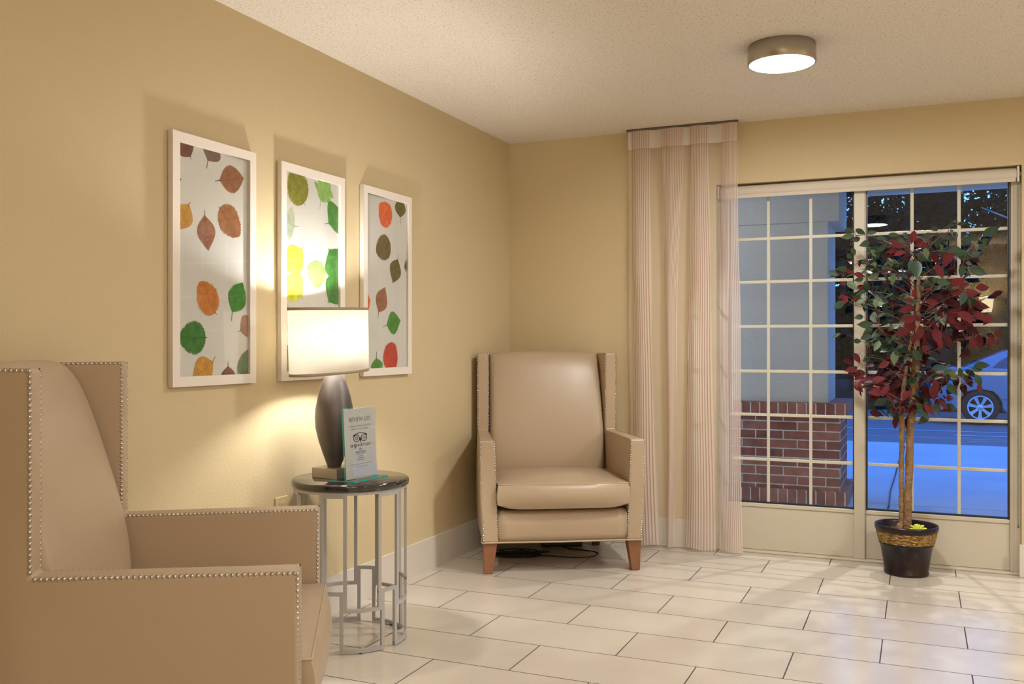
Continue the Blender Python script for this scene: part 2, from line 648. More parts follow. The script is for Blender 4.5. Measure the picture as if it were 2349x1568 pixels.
quad_box('floor', (XL - 0.1, YR - 0.1, -0.08), (XR + 0.1, YB + 0.10, 0.0), M['floor'], kind='structure')
quad_box('ceiling', (XL - 0.1, YR - 0.1, H), (XR + 0.1, YB + 0.1, H + 0.1), M['ceiling'], kind='structure')
quad_box('wall_left', (XL - 0.12, YR - 0.1, 0.0), (XL, YB + 0.1, H), M['wall'], kind='structure')
quad_box('wall_right', (XR, YR - 0.1, 0.0), (XR + 0.12, YB + 0.1, H), M['wall'], kind='structure')
quad_box('wall_rear', (XL, YR - 0.12, 0.0), (XR, YR, H), M['wall'], kind='structure')
b = MB()
b.box((XL, YB, 0), (DX0, YB + 0.14, H), M['wall'])
b.box((DX1, YB, 0), (XR, YB + 0.14, H), M['wall'])
b.box((DX0, YB, DZ), (DX1, YB + 0.14, H), M['wall'])
o = b.build('wall_back')
o['kind'] = 'structure'


def baseboard(name, lo, hi):
    o = quad_box(name, lo, hi, M['base'], bevel=(0.004, 2))
    o['kind'] = 'structure'


b = MB()
y = 5.10
ys = [YB]
while y > YR:
    ys.append(y)
    y -= 0.61
ys.append(YR)
for a0, a1 in zip(ys[1:], ys[:-1]):
    b.box((XL, a0 + 0.0008, 0), (XL + 0.011, a1 - 0.0008, 0.168), M['base'])
o = b.build('baseboard_left')
o['kind'] = 'structure'
baseboard('baseboard_back', (XL + 0.011, YB - 0.011, 0), (DX0, YB, 0.168))
baseboard('baseboard_right', (DX1 - 0.012, YB - 0.014, 0), (XR, YB, 0.168))

# ------------------------------------------------------------------ sliding glass door (two leaves in one recess)
YG = 5.515
b = MB()
b.box((DX0, YB + 0.055, 0), (DX0 + 0.018, YB + 0.14, DZ), M['door'])
b.box((DX1 - 0.032, YB + 0.052, 0), (DX1, YB + 0.14, DZ), M['door'])
b.box((DX0, YB + 0.055, DZ - 0.035), (DX1, YB + 0.14, DZ), M['door'])
b.box((DX0, YB + 0.03, 0), (DX1, YB + 0.15, 0.012), M['door'])
o = b.build('trim_1', bevel=(0.003, 2))
o['kind'] = 'structure'


def door_leaf(name, x0, x1, xg0, xg1, mx, label):
    """x0..x1 frame, xg0..xg1 glass, mx = upright muntins"""
    zb, zt = 0.279, 2.045
    b = MB()
    f0, f1 = YB + 0.058, YB + 0.105
    b.box((x0, f0, 0.012), (xg0, f1, 2.07), M['door'])
    b.box((xg1, f0, 0.012), (x1, f1, 2.07), M['door'])
    b.box((xg0, f0, zt), (xg1, f1, 2.07), M['door'])
    b.box((xg0, f0 + 0.004, zb - 0.022), (xg1, f1, zb), M['door'])
    fr = b.build(name, bevel=(0.003, 2))
    tag(fr, label, 'door', kind='structure')
    quad_box('kick_panel', (xg0, f0 + 0.010, 0.013), (xg1, f1 - 0.008, zb - 0.022), M['door'], fr, (0.003, 2))
    quad_box('glass_pane', (xg0 + 0.002, YG + 0.003, zb + 0.002), (xg1 - 0.002, YG + 0.008, zt - 0.002), M['glass'], fr)
    g = MB()
    t = 0.009
    g.box((xg0, f0 + 0.003, zb), (xg0 + t, f1 - 0.012, zt), M['gasket'])
    g.box((xg1 - t, f0 + 0.003, zb), (xg1, f1 - 0.012, zt), M['gasket'])
    g.box((xg0, f0 + 0.012, zb), (xg1, f1 - 0.012, zb + t), M['gasket'])
    g.build('gasket', fr)
    mm = MB()
    w = 0.0085
    for x in mx:
        mm.box((x - w, YG - 0.006, zb + t), (x + w, YG + 0.002, zt), M['muntin'])
    for z in (0.530, 0.785, 1.034, 1.290, 1.545, 1.792):
        mm.box((xg0 + t, YG - 0.0062, z - w), (xg1 - t, YG + 0.0018, z + w), M['muntin'])
    mm.build('muntin_grid', fr, bevel=(0.002, 2))
    return fr


door_leaf('door_1', -1.054, -0.298, -1.012, -0.325, (-0.790, -0.558), 'left leaf of the cream glass door with a brick pier seen through it')
d2 = door_leaf('door_2', -0.298, 0.452, -0.268, 0.433, (-0.034, 0.195), 'right leaf of the cream glass door behind the potted tree')
quad_box('meeting_stile', (-0.327, YB + 0.044, 0.012), (-0.271, YB + 0.062, 2.07), M['door'], d2, (0.003, 2))

# ------------------------------------------------------------------ roller blind, rolled up in the recess
bl = thing('roller_blind', 'off-white roller blind rolled up above the glass door', 'blind', (-0.30, 5.475, 2.062))
b = MB()
n = 40
b.lathe([(0.032, -0.75), (0.034, -0.745), (0.034, 0.755), (0.032, 0.76)], M['blind'], 40)
me = MB()
for (x, y, z), k in zip(b.v, range(len(b.v))):
    me.v.append((z, x, y))
me.f, me.m, me.sm, me.mats = b.f, b.m, b.sm, b.mats
me.build('fabric_roll', bl)
b = MB()
b.box((-0.75, -0.030, -0.040), (0.755, -0.024, -0.020), M['blind'])
b.build('bottom_bar', bl, (0.002, 2))
b = MB()
b.box((0.762, -0.032, -0.040), (0.772, 0.030, 0.040), M['plastic'])
b.box((0.772, -0.012, -0.006), (0.782, 0.012, 0.012), M['plastic'])
b.build('bracket', bl, (0.002, 2))
b = MB()
b.box((-0.767, -0.030, -0.036), (-0.757, 0.030, 0.036), M['blind'])
b.build('bracket', bl, (0.002, 2))
b = MB()
random.seed(1)
zz = -0.042
while zz > -1.80:
    for xx in (0.764, 0.770):
        b.lathe([(0.0004, zz - 0.0022), (0.0022, zz), (0.0004, zz + 0.0022)], M['chain'], 5, (xx, -0.024 if xx < 0.767 else -0.016), caps=False)
    zz -= 0.0062
b.tube([(0.764, -0.024, -1.80), (0.766, -0.022, -1.815), (0.770, -0.018, -1.815), (0.770, -0.016, -1.80)], 0.002, M['chain'], 5)
b.build('bead_chain', bl)

# ------------------------------------------------------------------ curtain (striped sheer) and its track
ct = thing('curtain', 'sheer curtain with thin pink stripes hanging left of the glass door', 'curtain', (0, 0, 0))
# band edges left to right at header, middle and hem (metres along the wall); every second band is striped
def cx_(px, y=5.36):
    a = (px - 1174.5) / 2155.0
    dx, dy = a * 0.91762 - 0.39749, a * 0.39749 + 0.91762
    return dx / dy * y
hd = [1441, 1450, 1491, 1517, 1568, 1584, 1624, 1656, 1691]
md = [1444, 1452, 1494, 1527, 1552, 1578, 1633, 1650, 1699]
hm = [1446, 1453, 1511, 1530, 1546, 1571, 1642, 1650, 1704]
hd, md, hm = [[cx_(p) for p in q] for q in (hd, md, hm)]
NL = [0, 9, 0, 13, 0, 11, 0, 13]               # thin lines in each band
ZT, ZH, ZB = 2.440, 2.335, 0.020


def band_x(i, t):
    # t: 0 top .. 1 hem
    if t < 0.5:
        k = t / 0.5
        k = k * k * (3 - 2 * k)
        return hd[i] * (1 - k) + md[i] * k
    k = (t - 0.5) / 0.5
    return md[i] * (1 - k) + hm[i] * k


def curtain_mesh(name, z0, z1, nz, dens_s, dens_p, stripe_p, dy=0.0):
    vs, fs, uvs, dens, st = [], [], [], [], []
    sub = 14
    cols = []
    for i in range(8):
        for k in range(sub + (1 if i == 7 else 0)):
            cols.append((i, k / sub))
    for j in range(nz + 1):
        z = z0 + (z1 - z0) * j / nz
        t = (ZT - z) / (ZT - ZB)
        for (i, q) in cols:
            x = band_x(i, t) * (1 - q) + band_x(i + 1, t) * q
            amp = 0.010 + 0.030 * min(1, t * 3)
            ph = math.sin(PI * q)
            y = 5.365 + (-amp * ph if i % 2 else amp * 0.8 * ph)
            y += 0.006 * math.sin(9 * t + i * 1.7) * min(1, t * 2)
            if i == 7:
                y -= 0.02 * min(1, t * 2) * q
            wob = 0.004 * math.sin(11 * t + i * 2.1) * min(1, t * 3)
            zz = z
            if j == 0 and z0 == ZB:
                zz += 0.004 * math.sin(x * 30)
            vs.append((x + wob, min(y, 5.418) + dy, zz))
    W = len(cols)
    for j in range(nz):
        for c in range(W - 1):
            i, q = cols[c]
            fs.append((j * W + c, j * W + c + 1, (j + 1) * W + c + 1, (j + 1) * W + c))
            q2 = cols[c + 1][1] if cols[c + 1][0] == i else 1.0
            u0, u1 = q * NL[i], q2 * NL[i]
            uvs += [(u0, 0), (u1, 0), (u1, 1), (u0, 1)]
    m = bpy.data.meshes.new(name)
    m.from_pydata(vs, [], fs)
    m.materials.append(M['sheer'])
    uvl = m.uv_layers.new(name='UVMap')
    for l, uv in zip(uvl.data, uvs):
        l.uv = uv
    # per-face weave density and stripe flag
    ad = m.attributes.new('dens', 'FLOAT', 'FACE')
    as_ = m.attributes.new('stripe', 'FLOAT', 'FACE')
    dv, sv = [], []
    for j in range(nz):
        for c in range(W - 1):
            i, q = cols[c]
            dv.append(dens_s if i % 2 else dens_p)
            sv.append(1.0 if i % 2 else 0.0)
    ad.data.foreach_set('value', dv)
    as_.data.foreach_set('value', sv)
    for p in m.polygons:
        p.use_smooth = True
    o = bpy.data.objects.new(name, m)
    COL.objects.link(o)
    o.parent = ct
    return o


curtain_mesh('curtain_panel', ZB, ZT, 60, 0.66, 0.28, 0)
h = curtain_mesh('header_tape', ZH, ZT, 4, 0.95, 0.95, 0, dy=-0.004)
h['label'] = 'opaque white header band of the curtain'
tr = quad_box('curtain_track', (-1.585, 5.352, 2.441), (-0.935, 5.380, H), M['chain'], bevel=(0.003, 2))
tag(tr, 'slim ceiling track holding the striped curtain', 'curtain track')


# ================================================================== ARMCHAIRS
def halfw(y, z):
    """outer half width of the chair at depth y (0 = front), height z"""
    flare = 0.418 + 0.018 * min(1, max(0, (z - 0.16) / 0.5))
    if y <= 0.56:
        return flare + (0.408 - flare) * (y / 0.56) ** 1.2
    return 0.408 + (0.352 - 0.408) * ((y - 0.56) / 0.18)


def arm_t(y):
    return 0.080 - 0.012 * min(1, y / 0.56) - 0.040 * min(1, max(0, (y - 0.56) / 0.18))


ARM_Z, WING_Z, WING_Y, BACK_Y, BOT = 0.691, 1.138, 0.562, 0.742, 0.165


def side_panel(s):
    """arm and wing in one upholstered panel, L-shaped in profile"""
    ys = [0, 0.14, 0.28, 0.42, WING_Y, 0.62, 0.68, BACK_Y]
    zs = [BOT, 0.30, 0.43, 0.56, ARM_Z, 0.84, 0.99, WING_Z]
    vid = {}
    b = MB()
    vs, fs = [], []

    def V(i, j, side):
        k = (i, j, side)
        if k not in vid:
            y, z = ys[i], zs[j]
            ho = halfw(y, z)
            puff = 0.006 * math.sin(PI * min(1, max(0, (z - BOT) / (ARM_Z - BOT)))) if side else 0.0
            hx = ho + 0.0 if side else ho - arm_t(y)
            vid[k] = len(vs)
            vs.append((s * (hx + puff * (1 if side else 0)), y, z))
        return vid[k]

    cells = {(i, j) for i in range(7) for j in range(7) if j < 4 or i >= 4}
    for (i, j) in cells:
        for side in (1, 0):
            fs.append((V(i, j, side), V(i + 1, j, side), V(i + 1, j + 1, side), V(i, j + 1, side)))
        for (di, dj, e) in ((-1, 0, ((i, j), (i, j + 1))), (1, 0, ((i + 1, j), (i + 1, j + 1))), (0, -1, ((i, j), (i + 1, j))), (0, 1, ((i, j + 1), (i + 1, j + 1)))):
            if (i + di, j + dj) not in cells:
                p, q = e
                fs.append((V(*p, 1), V(*q, 1), V(*q, 0), V(*p, 0)))
    b.add(vs, fs, M['leather'], True)
    return b


def nail_mesh():
    b = MB()
    prof = [(0.0052, 0.0), (0.0048, 0.0018), (0.0034, 0.0034), (0.0013, 0.0042)]
    b.lathe(prof, M['nail'], 9)
    return b


def nail_path(s, outer, step=0.0121):
    """points and normals along arm front, arm top, wing front and wing top of one edge"""
    k = 0.0042
    seg = [((0.0, BOT + 0.012), (0.0, ARM_Z - 0.006), (-1, 0)),
           ((0.010, ARM_Z), (WING_Y - 0.006, ARM_Z), (0, 1)),
           ((WING_Y, ARM_Z + 0.010), (WING_Y, WING_Z - 0.006), (-1, 0)),
           ((WING_Y + 0.010, WING_Z), (BACK_Y - 0.02, WING_Z), (0, 1))]
    out = []
    for si, ((y0, z0), (y1, z1), (ny, nz)) in enumerate(seg):
        L = math.hypot(y1 - y0, z1 - z0)
        n = int(L / step)
        for q in range(n + 1):
            t = q / n
            y, z = y0 + (y1 - y0) * t, z0 + (z1 - z0) * t
            ho = halfw(y, z)
            x = ho if outer else ho - arm_t(y)
            sx = 1 if outer else -1
            nn = Vector((s * sx * 0.62, ny * 0.6, nz * 0.78)).normalized() if si in (1, 3) else Vector((s * sx * 0.6, ny * 0.8, 0)).normalized()
            p = Vector((s * (x - sx * (k - 0.0008)), y - ny * k, z - nz * k))
            if si in (1, 3):
                p.z -= 0.0006
            out.append((p, nn, si, q))
    return out


def cushion_seat():
    nx, ny, nz = 20, 16, 6
    hx, y0, y1, z0, z1 = 0.340, -0.020, 0.56, 0.338, 0.468
    b = MB()
    vid = {}
    vs, fs = [], []

    def P(i, j, k):
        u, v, w = i / nx * 2 - 1, j / ny, k / nz
        x = hx * u
        y = y0 + (y1 - y0) * v
        z = z0 + (z1 - z0) * w
        cu = (1 - abs(u) ** 3)
        cv = (1 - abs(2 * v - 1) ** 3)
        if k == nz:
            z += 0.026 * cu ** 0.8 * cv ** 0.7
        if k == 0:
            z -= 0.0
        bulge = math.sin(PI * w)
        if j == 0:
            y -= 0.029 * bulge ** 0.8 * (0.35 + 0.65 * cu)
            z += 0.0
        if i in (0, nx):
            x += math.copysign(0.008 * bulge, u)
        if k == 0:                                # rounded lower front corners
            z += 0.024 * abs(u) ** 8
        return (x, y, z)

    def V(i, j, k):
        t = (i, j, k)
        if t not in vid:
            vid[t] = len(vs)
            vs.append(P(i, j, k))
        return vid[t]
    for i in range(nx):
        for j in range(ny):
            fs.append((V(i, j, nz), V(i + 1, j, nz), V(i + 1, j + 1, nz), V(i, j + 1, nz)))
            fs.append((V(i, j, 0), V(i, j + 1, 0), V(i + 1, j + 1, 0), V(i + 1, j, 0)))
    for k in range(nz):
        for i in range(nx):
            fs.append((V(i, 0, k), V(i + 1, 0, k), V(i + 1, 0, k + 1), V(i, 0, k + 1)))
            fs.append((V(i, ny, k), V(i, ny, k + 1), V(i + 1, ny, k + 1), V(i + 1, ny, k)))
        for j in range(ny):
            fs.append((V(0, j, k), V(0, j, k + 1), V(0, j + 1, k + 1), V(0, j + 1, k)))
            fs.append((V(nx, j, k), V(nx, j + 1, k), V(nx, j + 1, k + 1), V(nx, j, k + 1)))
    b.add(vs, fs, M['leather'], True)
    edge = [P(i, 0, nz) for i in range(nx + 1)]
    sideL = [P(0, j, nz) for j in range(ny, 0, -1)]
    sideR = [P(nx, j, nz) for j in range(1, ny + 1)]
    low = [P(i, 0, 0) for i in range(nx + 1)]
    return b, sideL + edge + sideR, low


BACK_PROF = [(0.535, 0.455), (0.528, 0.511), (0.538, 0.602), (0.550, 0.681), (0.566, 0.753), (0.590, 0.838), (0.620, 0.936), (0.648, 1.020), (0.676, 1.085), (0.704, 1.122), (0.735, 1.136)]


def back_cushion():
    b = MB()
    nx = 18
    prof = BACK_PROF + [(0.765, 1.130), (0.775, 1.09)]
    vs, fs = [], []
    hw = []
    for (y, z) in prof:
        hw.append(halfw(min(y + 0.01, 0.74), z) - arm_t(y) + 0.004)
    for (y, z), h in zip(prof, hw):
        tz = (z - 0.45) / 0.69
        for i in range(nx + 1):
            u = i / nx * 2 - 1
            cr = (1 - abs(u) ** 4)
            dy = -0.016 * cr
            dz = 0.016 * cr * max(0, (tz - 0.85) / 0.15) if tz > 0.85 else 0
            vs.append((h * u, y + dy, z + dz))
    W = nx + 1
    n = len(prof)
    for j in range(n - 1):
        for i in range(nx):
            fs.append((j * W + i, j * W + i + 1, (j + 1) * W + i + 1, (j + 1) * W + i))
    o = len(vs)
    for s in (0, 1):                               # side walls of the cushion
        for j in range(n):
            x, y, z = vs[j * W + (nx if s else 0)]
            vs.append((x * 0.985, max(y, 0.748), min(z, 1.11)))
    for s in (0, 1):
        for j in range(n - 1):
            c = nx if s else 0
            fs.append((j * W + c, (j + 1) * W + c, o + s * n + j + 1, o + s * n + j))
    b.add(vs, fs, M['leather'], True)
    return b


def make_chair(name, label, loc, th, near, singles):
    t = thing(name, label, 'armchair', loc, th, 'tan leather wingback armchairs')
    for s in (-1, 1):
        side_panel(s).build('arm_and_wing', t, bevel=(0.011, 3, 50), weld=True)
    # front rail and seat deck
    b = MB()
    xs = [-0.342 + 0.684 * i / 12 for i in range(13)]
    rv, rf = [], []
    for x in xs:
        for (y, z) in ((0.012, BOT), (0.006, 0.20), (0.004, 0.25), (0.008, 0.30), (0.030, 0.322), (0.60, 0.322), (0.70, 0.300), (0.70, BOT)):
            rv.append((x, y, z))
    for i in range(12):
        for k in range(8):
            q = (k + 1) % 8
            rf.append((i * 8 + k, i * 8 + q, (i + 1) * 8 + q, (i + 1) * 8 + k))
    rf.append(tuple(range(8)))
    rf.append(tuple(range(12 * 8, 13 * 8))[::-1])
    b.add(rv, rf, M['leather'], True)
    b.build('seat_rail', t, weld=True)
    # welt along the bottom edge
    b = MB()
    b.tube([(-0.421, 0.70, BOT), (-0.423, 0.02, BOT), (-0.418, -0.001, BOT), (-0.30, 0.006, BOT), (0, 0.004, BOT - 0.002), (0.30, 0.006, BOT), (0.418, -0.001, BOT), (0.423, 0.02, BOT), (0.421, 0.70, BOT)], 0.0045, M['welt'], 8)
    b.v = [(x if abs(x) < 0.41 or y < 0.5 else math.copysign(halfw(y, 0.17) + 0.002, x), y, z) for x, y, z in b.v]
    b.build('bottom_welt', t)
    cu, edge, low = cushion_seat()
    co = cu.build('seat_cushion', t, bevel=(0.010, 3, 38), weld=True)
    b = MB()
    b.tube([(x * 1.001, y - 0.0006, z - 0.002) for x, y, z in edge], 0.0034, M['welt'], 6)
    b.build('cushion_welt', co)
    bc = back_cushion()
    bo = bc.build('back_cushion', t, sub=1, weld=True)
    # rear outside back panel
    b = MB()
    b.add([(-0.335, 0.748, 0.17), (0.335, 0.748, 0.17), (0.325, 0.752, 1.125), (-0.325, 0.752, 1.125),
           (-0.335, 0.715, 0.17), (0.335, 0.715, 0.17), (0.325, 0.735, 1.125), (-0.325, 0.735, 1.125)],
          [(0, 1, 2, 3), (7, 6, 5, 4), (0, 4, 5, 1), (1, 5, 6, 2), (2, 6, 7, 3), (3, 7, 4, 0)], M['leather'])
    b.build('outside_back', t, bevel=(0.008, 2), weld=True)
    # legs
    for s in (-1, 1):
        b = MB()
        xo, xi0, xi1 = s * 0.416, s * 0.342, s * 0.366
        top = [(xo, 0.010), (xi0, 0.010), (xi0, 0.080), (xo, 0.080)]
        bot = [(s * 0.412, 0.016), (xi1, 0.016), (xi1, 0.064), (s * 0.412, 0.064)]
        v = [(x, y, BOT) for x, y in top] + [(x, y, 0.008) for x, y in bot] + [(x * 0.994 + s * 0.0, y + 0.003 * (1 if y < 0.03 else -1), 0.0) for x, y in bot]
        b.add(v, [(0, 1, 2, 3)] + [(k, k + 4, (k + 1) % 4 + 4, (k + 1) % 4) for k in range(4)] + [(k + 4, k + 8, (k + 1) % 4 + 8, (k + 1) % 4 + 4) for k in range(4)] + [(11, 10, 9, 8)], M['legwood'])
        b.build('leg', t, bevel=(0.004, 2, 30), weld=True)
        b = MB()
        top = [(s * 0.335, 0.60), (s * 0.270, 0.60), (s * 0.270, 0.67), (s * 0.335, 0.67)]
        bot = [(s * 0.325, 0.640), (s * 0.285, 0.640), (s * 0.285, 0.68), (s * 0.325, 0.68)]
        v = [(x, y, BOT + 0.005) for x, y in top] + [(x, y, 0.0) for x, y in bot]
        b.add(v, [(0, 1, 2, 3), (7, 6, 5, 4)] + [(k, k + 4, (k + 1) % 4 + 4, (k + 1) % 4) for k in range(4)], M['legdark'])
        lo = b.build('leg', t, bevel=(0.004, 2, 30), weld=True)
        lo['label'] = 'darker raked rear leg'
    # nailheads: the hundred that show largest are parts, the rest one part
    pts = []
    for s in (-1, 1):
        for outer in (True, False):
            pts += [(p, nn, s, outer, si) for p, nn, si, q in nail_path(s, outer)]
    mw = Matrix.Translation(Vector(loc)) @ Matrix.Rotation(th, 4, 'Z')

    def score(e):
        p, nn, s, outer, si = e
        w = mw @ p
        d = (CAM - w)
        face = max(0.0, (mw.to_3x3() @ nn).dot(d.normalized()))
        return singles(p, s, outer, si) * (0.2 + face) / d.length ** 2
    pts.sort(key=score, reverse=True)
    nm = nail_mesh().build('nailhead')
    proto = nm
    for k, (p, nn, s, outer, si) in enumerate(pts[:100]):
        o = proto if k == 0 else proto.copy()
        if k:
            COL.objects.link(o)
        o.parent = t
        o.location = p
        o.rotation_euler = nn.to_track_quat('Z', 'Y').to_euler()
    b = MB()
    src = nail_mesh()
    for (p, nn, s, outer, si) in pts[100:]:
        q = nn.to_track_quat('Z', 'Y').to_matrix()
        b.add([q @ Vector(v) + p for v in src.v], src.f, M['nail'], True)
    r = b.build('nailhead_rows', t)
    r['kind'] = 'stuff'
    return t


make_chair('wingback_armchair', 'tan leather wingback armchair in the corner facing the viewer beside the curtain', (-1.695, 4.584, 0), R(29.8), False,
           lambda p, s, outer, si: 1.0 if si in (0, 2) else 0.3)
make_chair('wingback_armchair', 'tan leather wingback armchair at the lower left seen side-on by the round table', (-1.479, 2.076, 0), R(122.0), True,
           lambda p, s, outer, si: (1.0 if (s < 0 and outer) else 0.15) * (0 if (si == 0 and p.z < 0.36 and s < 0) else 1))

# black cable heap on the floor under the corner chair
random.seed(12)
b = MB()


def cl(u, v, z=0.006):
    th = R(29.8)
    return (-1.695 + u * math.cos(th) - v * math.sin(th), 4.584 + u * math.sin(th) + v * math.cos(th), z)


pts = []
for k in range(420):
    a = k * 0.21
    rx, ry = 0.10 + 0.045 * math.sin(k * 0.083), 0.040 + 0.022 * math.cos(k * 0.117)
    pts.append(cl(-0.17 + 0.03 * math.sin(k * 0.031) + rx * math.cos(a), 0.44 + 0.02 * math.cos(k * 0.05) + ry * math.sin(a), 0.004 + 0.022 * (0.5 + 0.5 * math.sin(k * 0.091)) * (0.6 + 0.4 * math.sin(a * 0.5))))
tail = [(-0.07, 0.41), (0.0, 0.385), (0.06, 0.355), (0.12, 0.335), (0.18, 0.335), (0.23, 0.355), (0.265, 0.40), (0.265, 0.45), (0.235, 0.49), (0.18, 0.525), (0.13, 0.56), (0.10, 0.62)]
for k in range(len(tail) - 1):
    p0, p1, p2, p3 = tail[max(k - 1, 0)], tail[k], tail[k + 1], tail[min(k + 2, len(tail) - 1)]
    for q in range(8):
        t = q / 8
        pts.append(cl(*[0.5 * (2 * p1[i] + (p2[i] - p0[i]) * t + (2 * p0[i] - 5 * p1[i] + 4 * p2[i] - p3[i]) * t * t + (3 * p1[i] - p0[i] - 3 * p2[i] + p3[i]) * t ** 3) for i in (0, 1)], 0.0035))
b.tube(pts, 0.0030, M['cable'], 6)
o = b.build('power_cable')
tag(o, 'tangled black power cable on the floor under the corner armchair', 'cable')
b = MB()
b.box((-0.12, -0.025, 0), (0.12, 0.025, 0.030), M['cable'])
o = b.build('power_strip', bevel=(0.006, 2), loc=cl(0.10, 0.655, 0.0))
o.rotation_euler = (0, 0, R(25))
tag(o, 'black power strip on the floor under the back of the corner armchair', 'power strip')

# ================================================================== ROUND SIDE TABLE
TX, TY, TZ, TR = -2.120, 3.244, 0.649, 0.235
tb = thing('side_table', 'round black-topped side table with silver geometric metal frame', 'side table', (TX, TY, 0))
b = MB()
b.lathe([(0.0005, 0.6205), (TR - 0.004, 0.6205), (TR, 0.6245), (TR, 0.642), (TR - 0.002, 0.6465), (TR - 0.006, TZ), (0.0005, TZ)], M['granite'], 96, caps=False)
b.build('table_top', tb)
va = math.atan2(-TY, -TX)                           # towards the camera
RB = 0.221


def ang(deg):
    """0 = towards the camera, positive = to the right in the photograph"""
    return va + R(deg)


def arc_bar(b, d0, d1, z0, z1, r0=RB - 0.0055, r1=RB + 0.0055, m=None):
    n = max(2, int(abs(d1 - d0) / 3))
    vs, fs = [], []
    for i in range(n + 1):
        a = ang(d0 + (d1 - d0) * i / n)
        for r, z in ((r0, z0), (r1, z0), (r1, z1), (r0, z1)):
            vs.append((r * math.cos(a), r * math.sin(a), z))
    for i in range(n):
        for k in range(4):
            q = (k + 1) % 4
            fs.append((i * 4 + k, i * 4 + q, (i + 1) * 4 + q, (i + 1) * 4 + k))
    fs.append((0, 1, 2, 3))
    fs.append(tuple(range(n * 4, n * 4 + 4))[::-1])
    b.add(vs, fs, m or M['silver'])


b = MB()
arc_bar(b, 0, 358, 0.609, 0.6205)
arc_bar(b, 358, 360, 0.609, 0.6205)
b.build('ring', tb, weld=True)
BW = 3.6                                            # bar width in degrees
for k in range(6):
    d = 60 * k
    b = MB()
    # closed upper loop
    arc_bar(b, d - 32, d - 3.7, 0.597, 0.609)
    arc_bar(b, d - 32, d - 32 + BW, 0.158, 0.609)
    arc_bar(b, d - 3.7 - BW, d - 3.7, 0.158, 0.609)
    arc_bar(b, d - 32, d - 3.7, 0.224, 0.238)
    arc_bar(b, d - 3.7, d + 28, 0.158, 0.172)
    b.build('upper_loop', tb, weld=True)
    b = MB()
    arc_bar(b, d - 10.9, d - 10.9 + BW, 0.004, 0.225)
    arc_bar(b, d + 35.2 - BW, d + 35.2, 0.004, 0.225)
    arc_bar(b, d - 10.9, d + 35.2, 0.004, 0.019)
    lg = b.build('leg_loop', tb, weld=True)
    f = MB()
    a = ang(d + 10)
    f.lathe([(0.006, 0.0), (0.006, 0.004)], M['gasket'], 10, (RB * math.cos(a), RB * math.sin(a)))
    f.build('foot_pad', lg)

# ------------------------------------------------------------------ table lamp
LX, LY = -2.188, 3.228
lp = thing('table_lamp', 'lit table lamp with oval cream shade and dark vase body', 'lamp', (LX, LY, TZ))
b = MB()
b.box((-0.064, -0.064, 0.0), (0.064, 0.064, 0.041), M['lampbase'])
o = b.build('base', lp, (0.002, 2))
o.rotation_euler = (0, 0, R(-5))
b = MB()
prof = [(0.026, 0.041), (0.030, 0.050), (0.0465, 0.095), (0.0635, 0.147), (0.0760, 0.200), (0.0785, 0.245), (0.0760, 0.278), (0.0660, 0.327), (0.0520, 0.372), (0.0400, 0.405), (0.0285, 0.430), (0.018, 0.444), (0.010, 0.450)]
b.lathe(prof, M['bronze'], 64)
b.build('body', lp)
b = MB()
b.lathe([(0.006, 0.448), (0.006, 0.475), (0.016, 0.477), (0.016, 0.520), (0.012, 0.525)], M['nickel'], 20)
b.build('socket', lp)
b = MB()
b.lathe([(0.012, 0.522), (0.020, 0.540), (0.029, 0.565), (0.030, 0.580), (0.024, 0.598), (0.010, 0.609), (0.001, 0.611)], M['bulb'], 24)
b.build('bulb', lp)
sh = MB()
SA, SB = 0.095, 0.250


def oval(b, z0, z1, k0, k1, m, t=0.0015, n=80):
    vs, fs = [], []
    for i in range(n):
        a = 2 * PI * i / n
        for (k, z, g) in ((k0, z0, 0), (k1, z1, 0), (k1, z1, -t), (k0, z0, -t)):
            vs.append(((SA * k + g) * math.cos(a), (SB * k + g) * math.sin(a), z))
    for i in range(n):
        j = (i + 1) % n
        for q in range(4):
            w = (q + 1) % 4
            fs.append((i * 4 + q, j * 4 + q, j * 4 + w, i * 4 + w))
    b.add(vs, fs, m, True)


S0, S1 = -0.133, 0.133
oval(sh, S0, S1, 0.99, 1.0, M['shade'], 0.0008)
so = sh.build('shade', lp)
so.location = (-0.012, -0.012, 0.555)
so.rotation_euler = (R(1.9), 0, 0)
tb_ = MB()
oval(tb_, S1 - 0.010, S1 + 0.001, 1.004, 1.004, M['shadetrim'], 0.0045)
tb_.build('trim_band', so)
tb_ = MB()
oval(tb_, S0 - 0.001, S0 + 0.010, 0.996, 0.996, M['shadetrim'], 0.0045)
tb_.build('trim_band', so)
b = MB()
for s in (-1, 1):
    b.tube([(0, s * 0.010, 0.47), (0, s * 0.045, 0.52), (0, s * 0.050, 0.58), (0, s * 0.030, 0.66), (0, 0, 0.676)], 0.0016, M['nickel'], 6)
for s in (-1, 1):
    b.tube([(0, 0, 0.676), (s * 0.05, 0, 0.676), (s * 0.088, 0, 0.680)], 0.0014, M['nickel'], 6)
b.build('harp', lp)

# ------------------------------------------------------------------ acrylic sign
SGX, SG0, SG1, SGZ0, SGZ1 = -2.052, 3.116, 3.326, TZ + 0.0045, TZ + 0.285
sg = thing('sign_holder', 'clear teal-edged acrylic sign with printed sheet standing on the round table', 'sign', (SGX, (SG0 + SG1) / 2, TZ), R(-4.5))
hwid = (SG1 - SG0) / 2


def lean(x, y, z):
    return (x - 0.055 * z, y, z)


def thin_slab(b, x0, x1, y0, y1, z0, z1, mface, medge, f=lambda *a: a):
    v = [f(*p) for p in ((x0, y0, z0), (x1, y0, z0), (x1, y1, z0), (x0, y1, z0), (x0, y0, z1), (x1, y0, z1), (x1, y1, z1), (x0, y1, z1))]
    return v


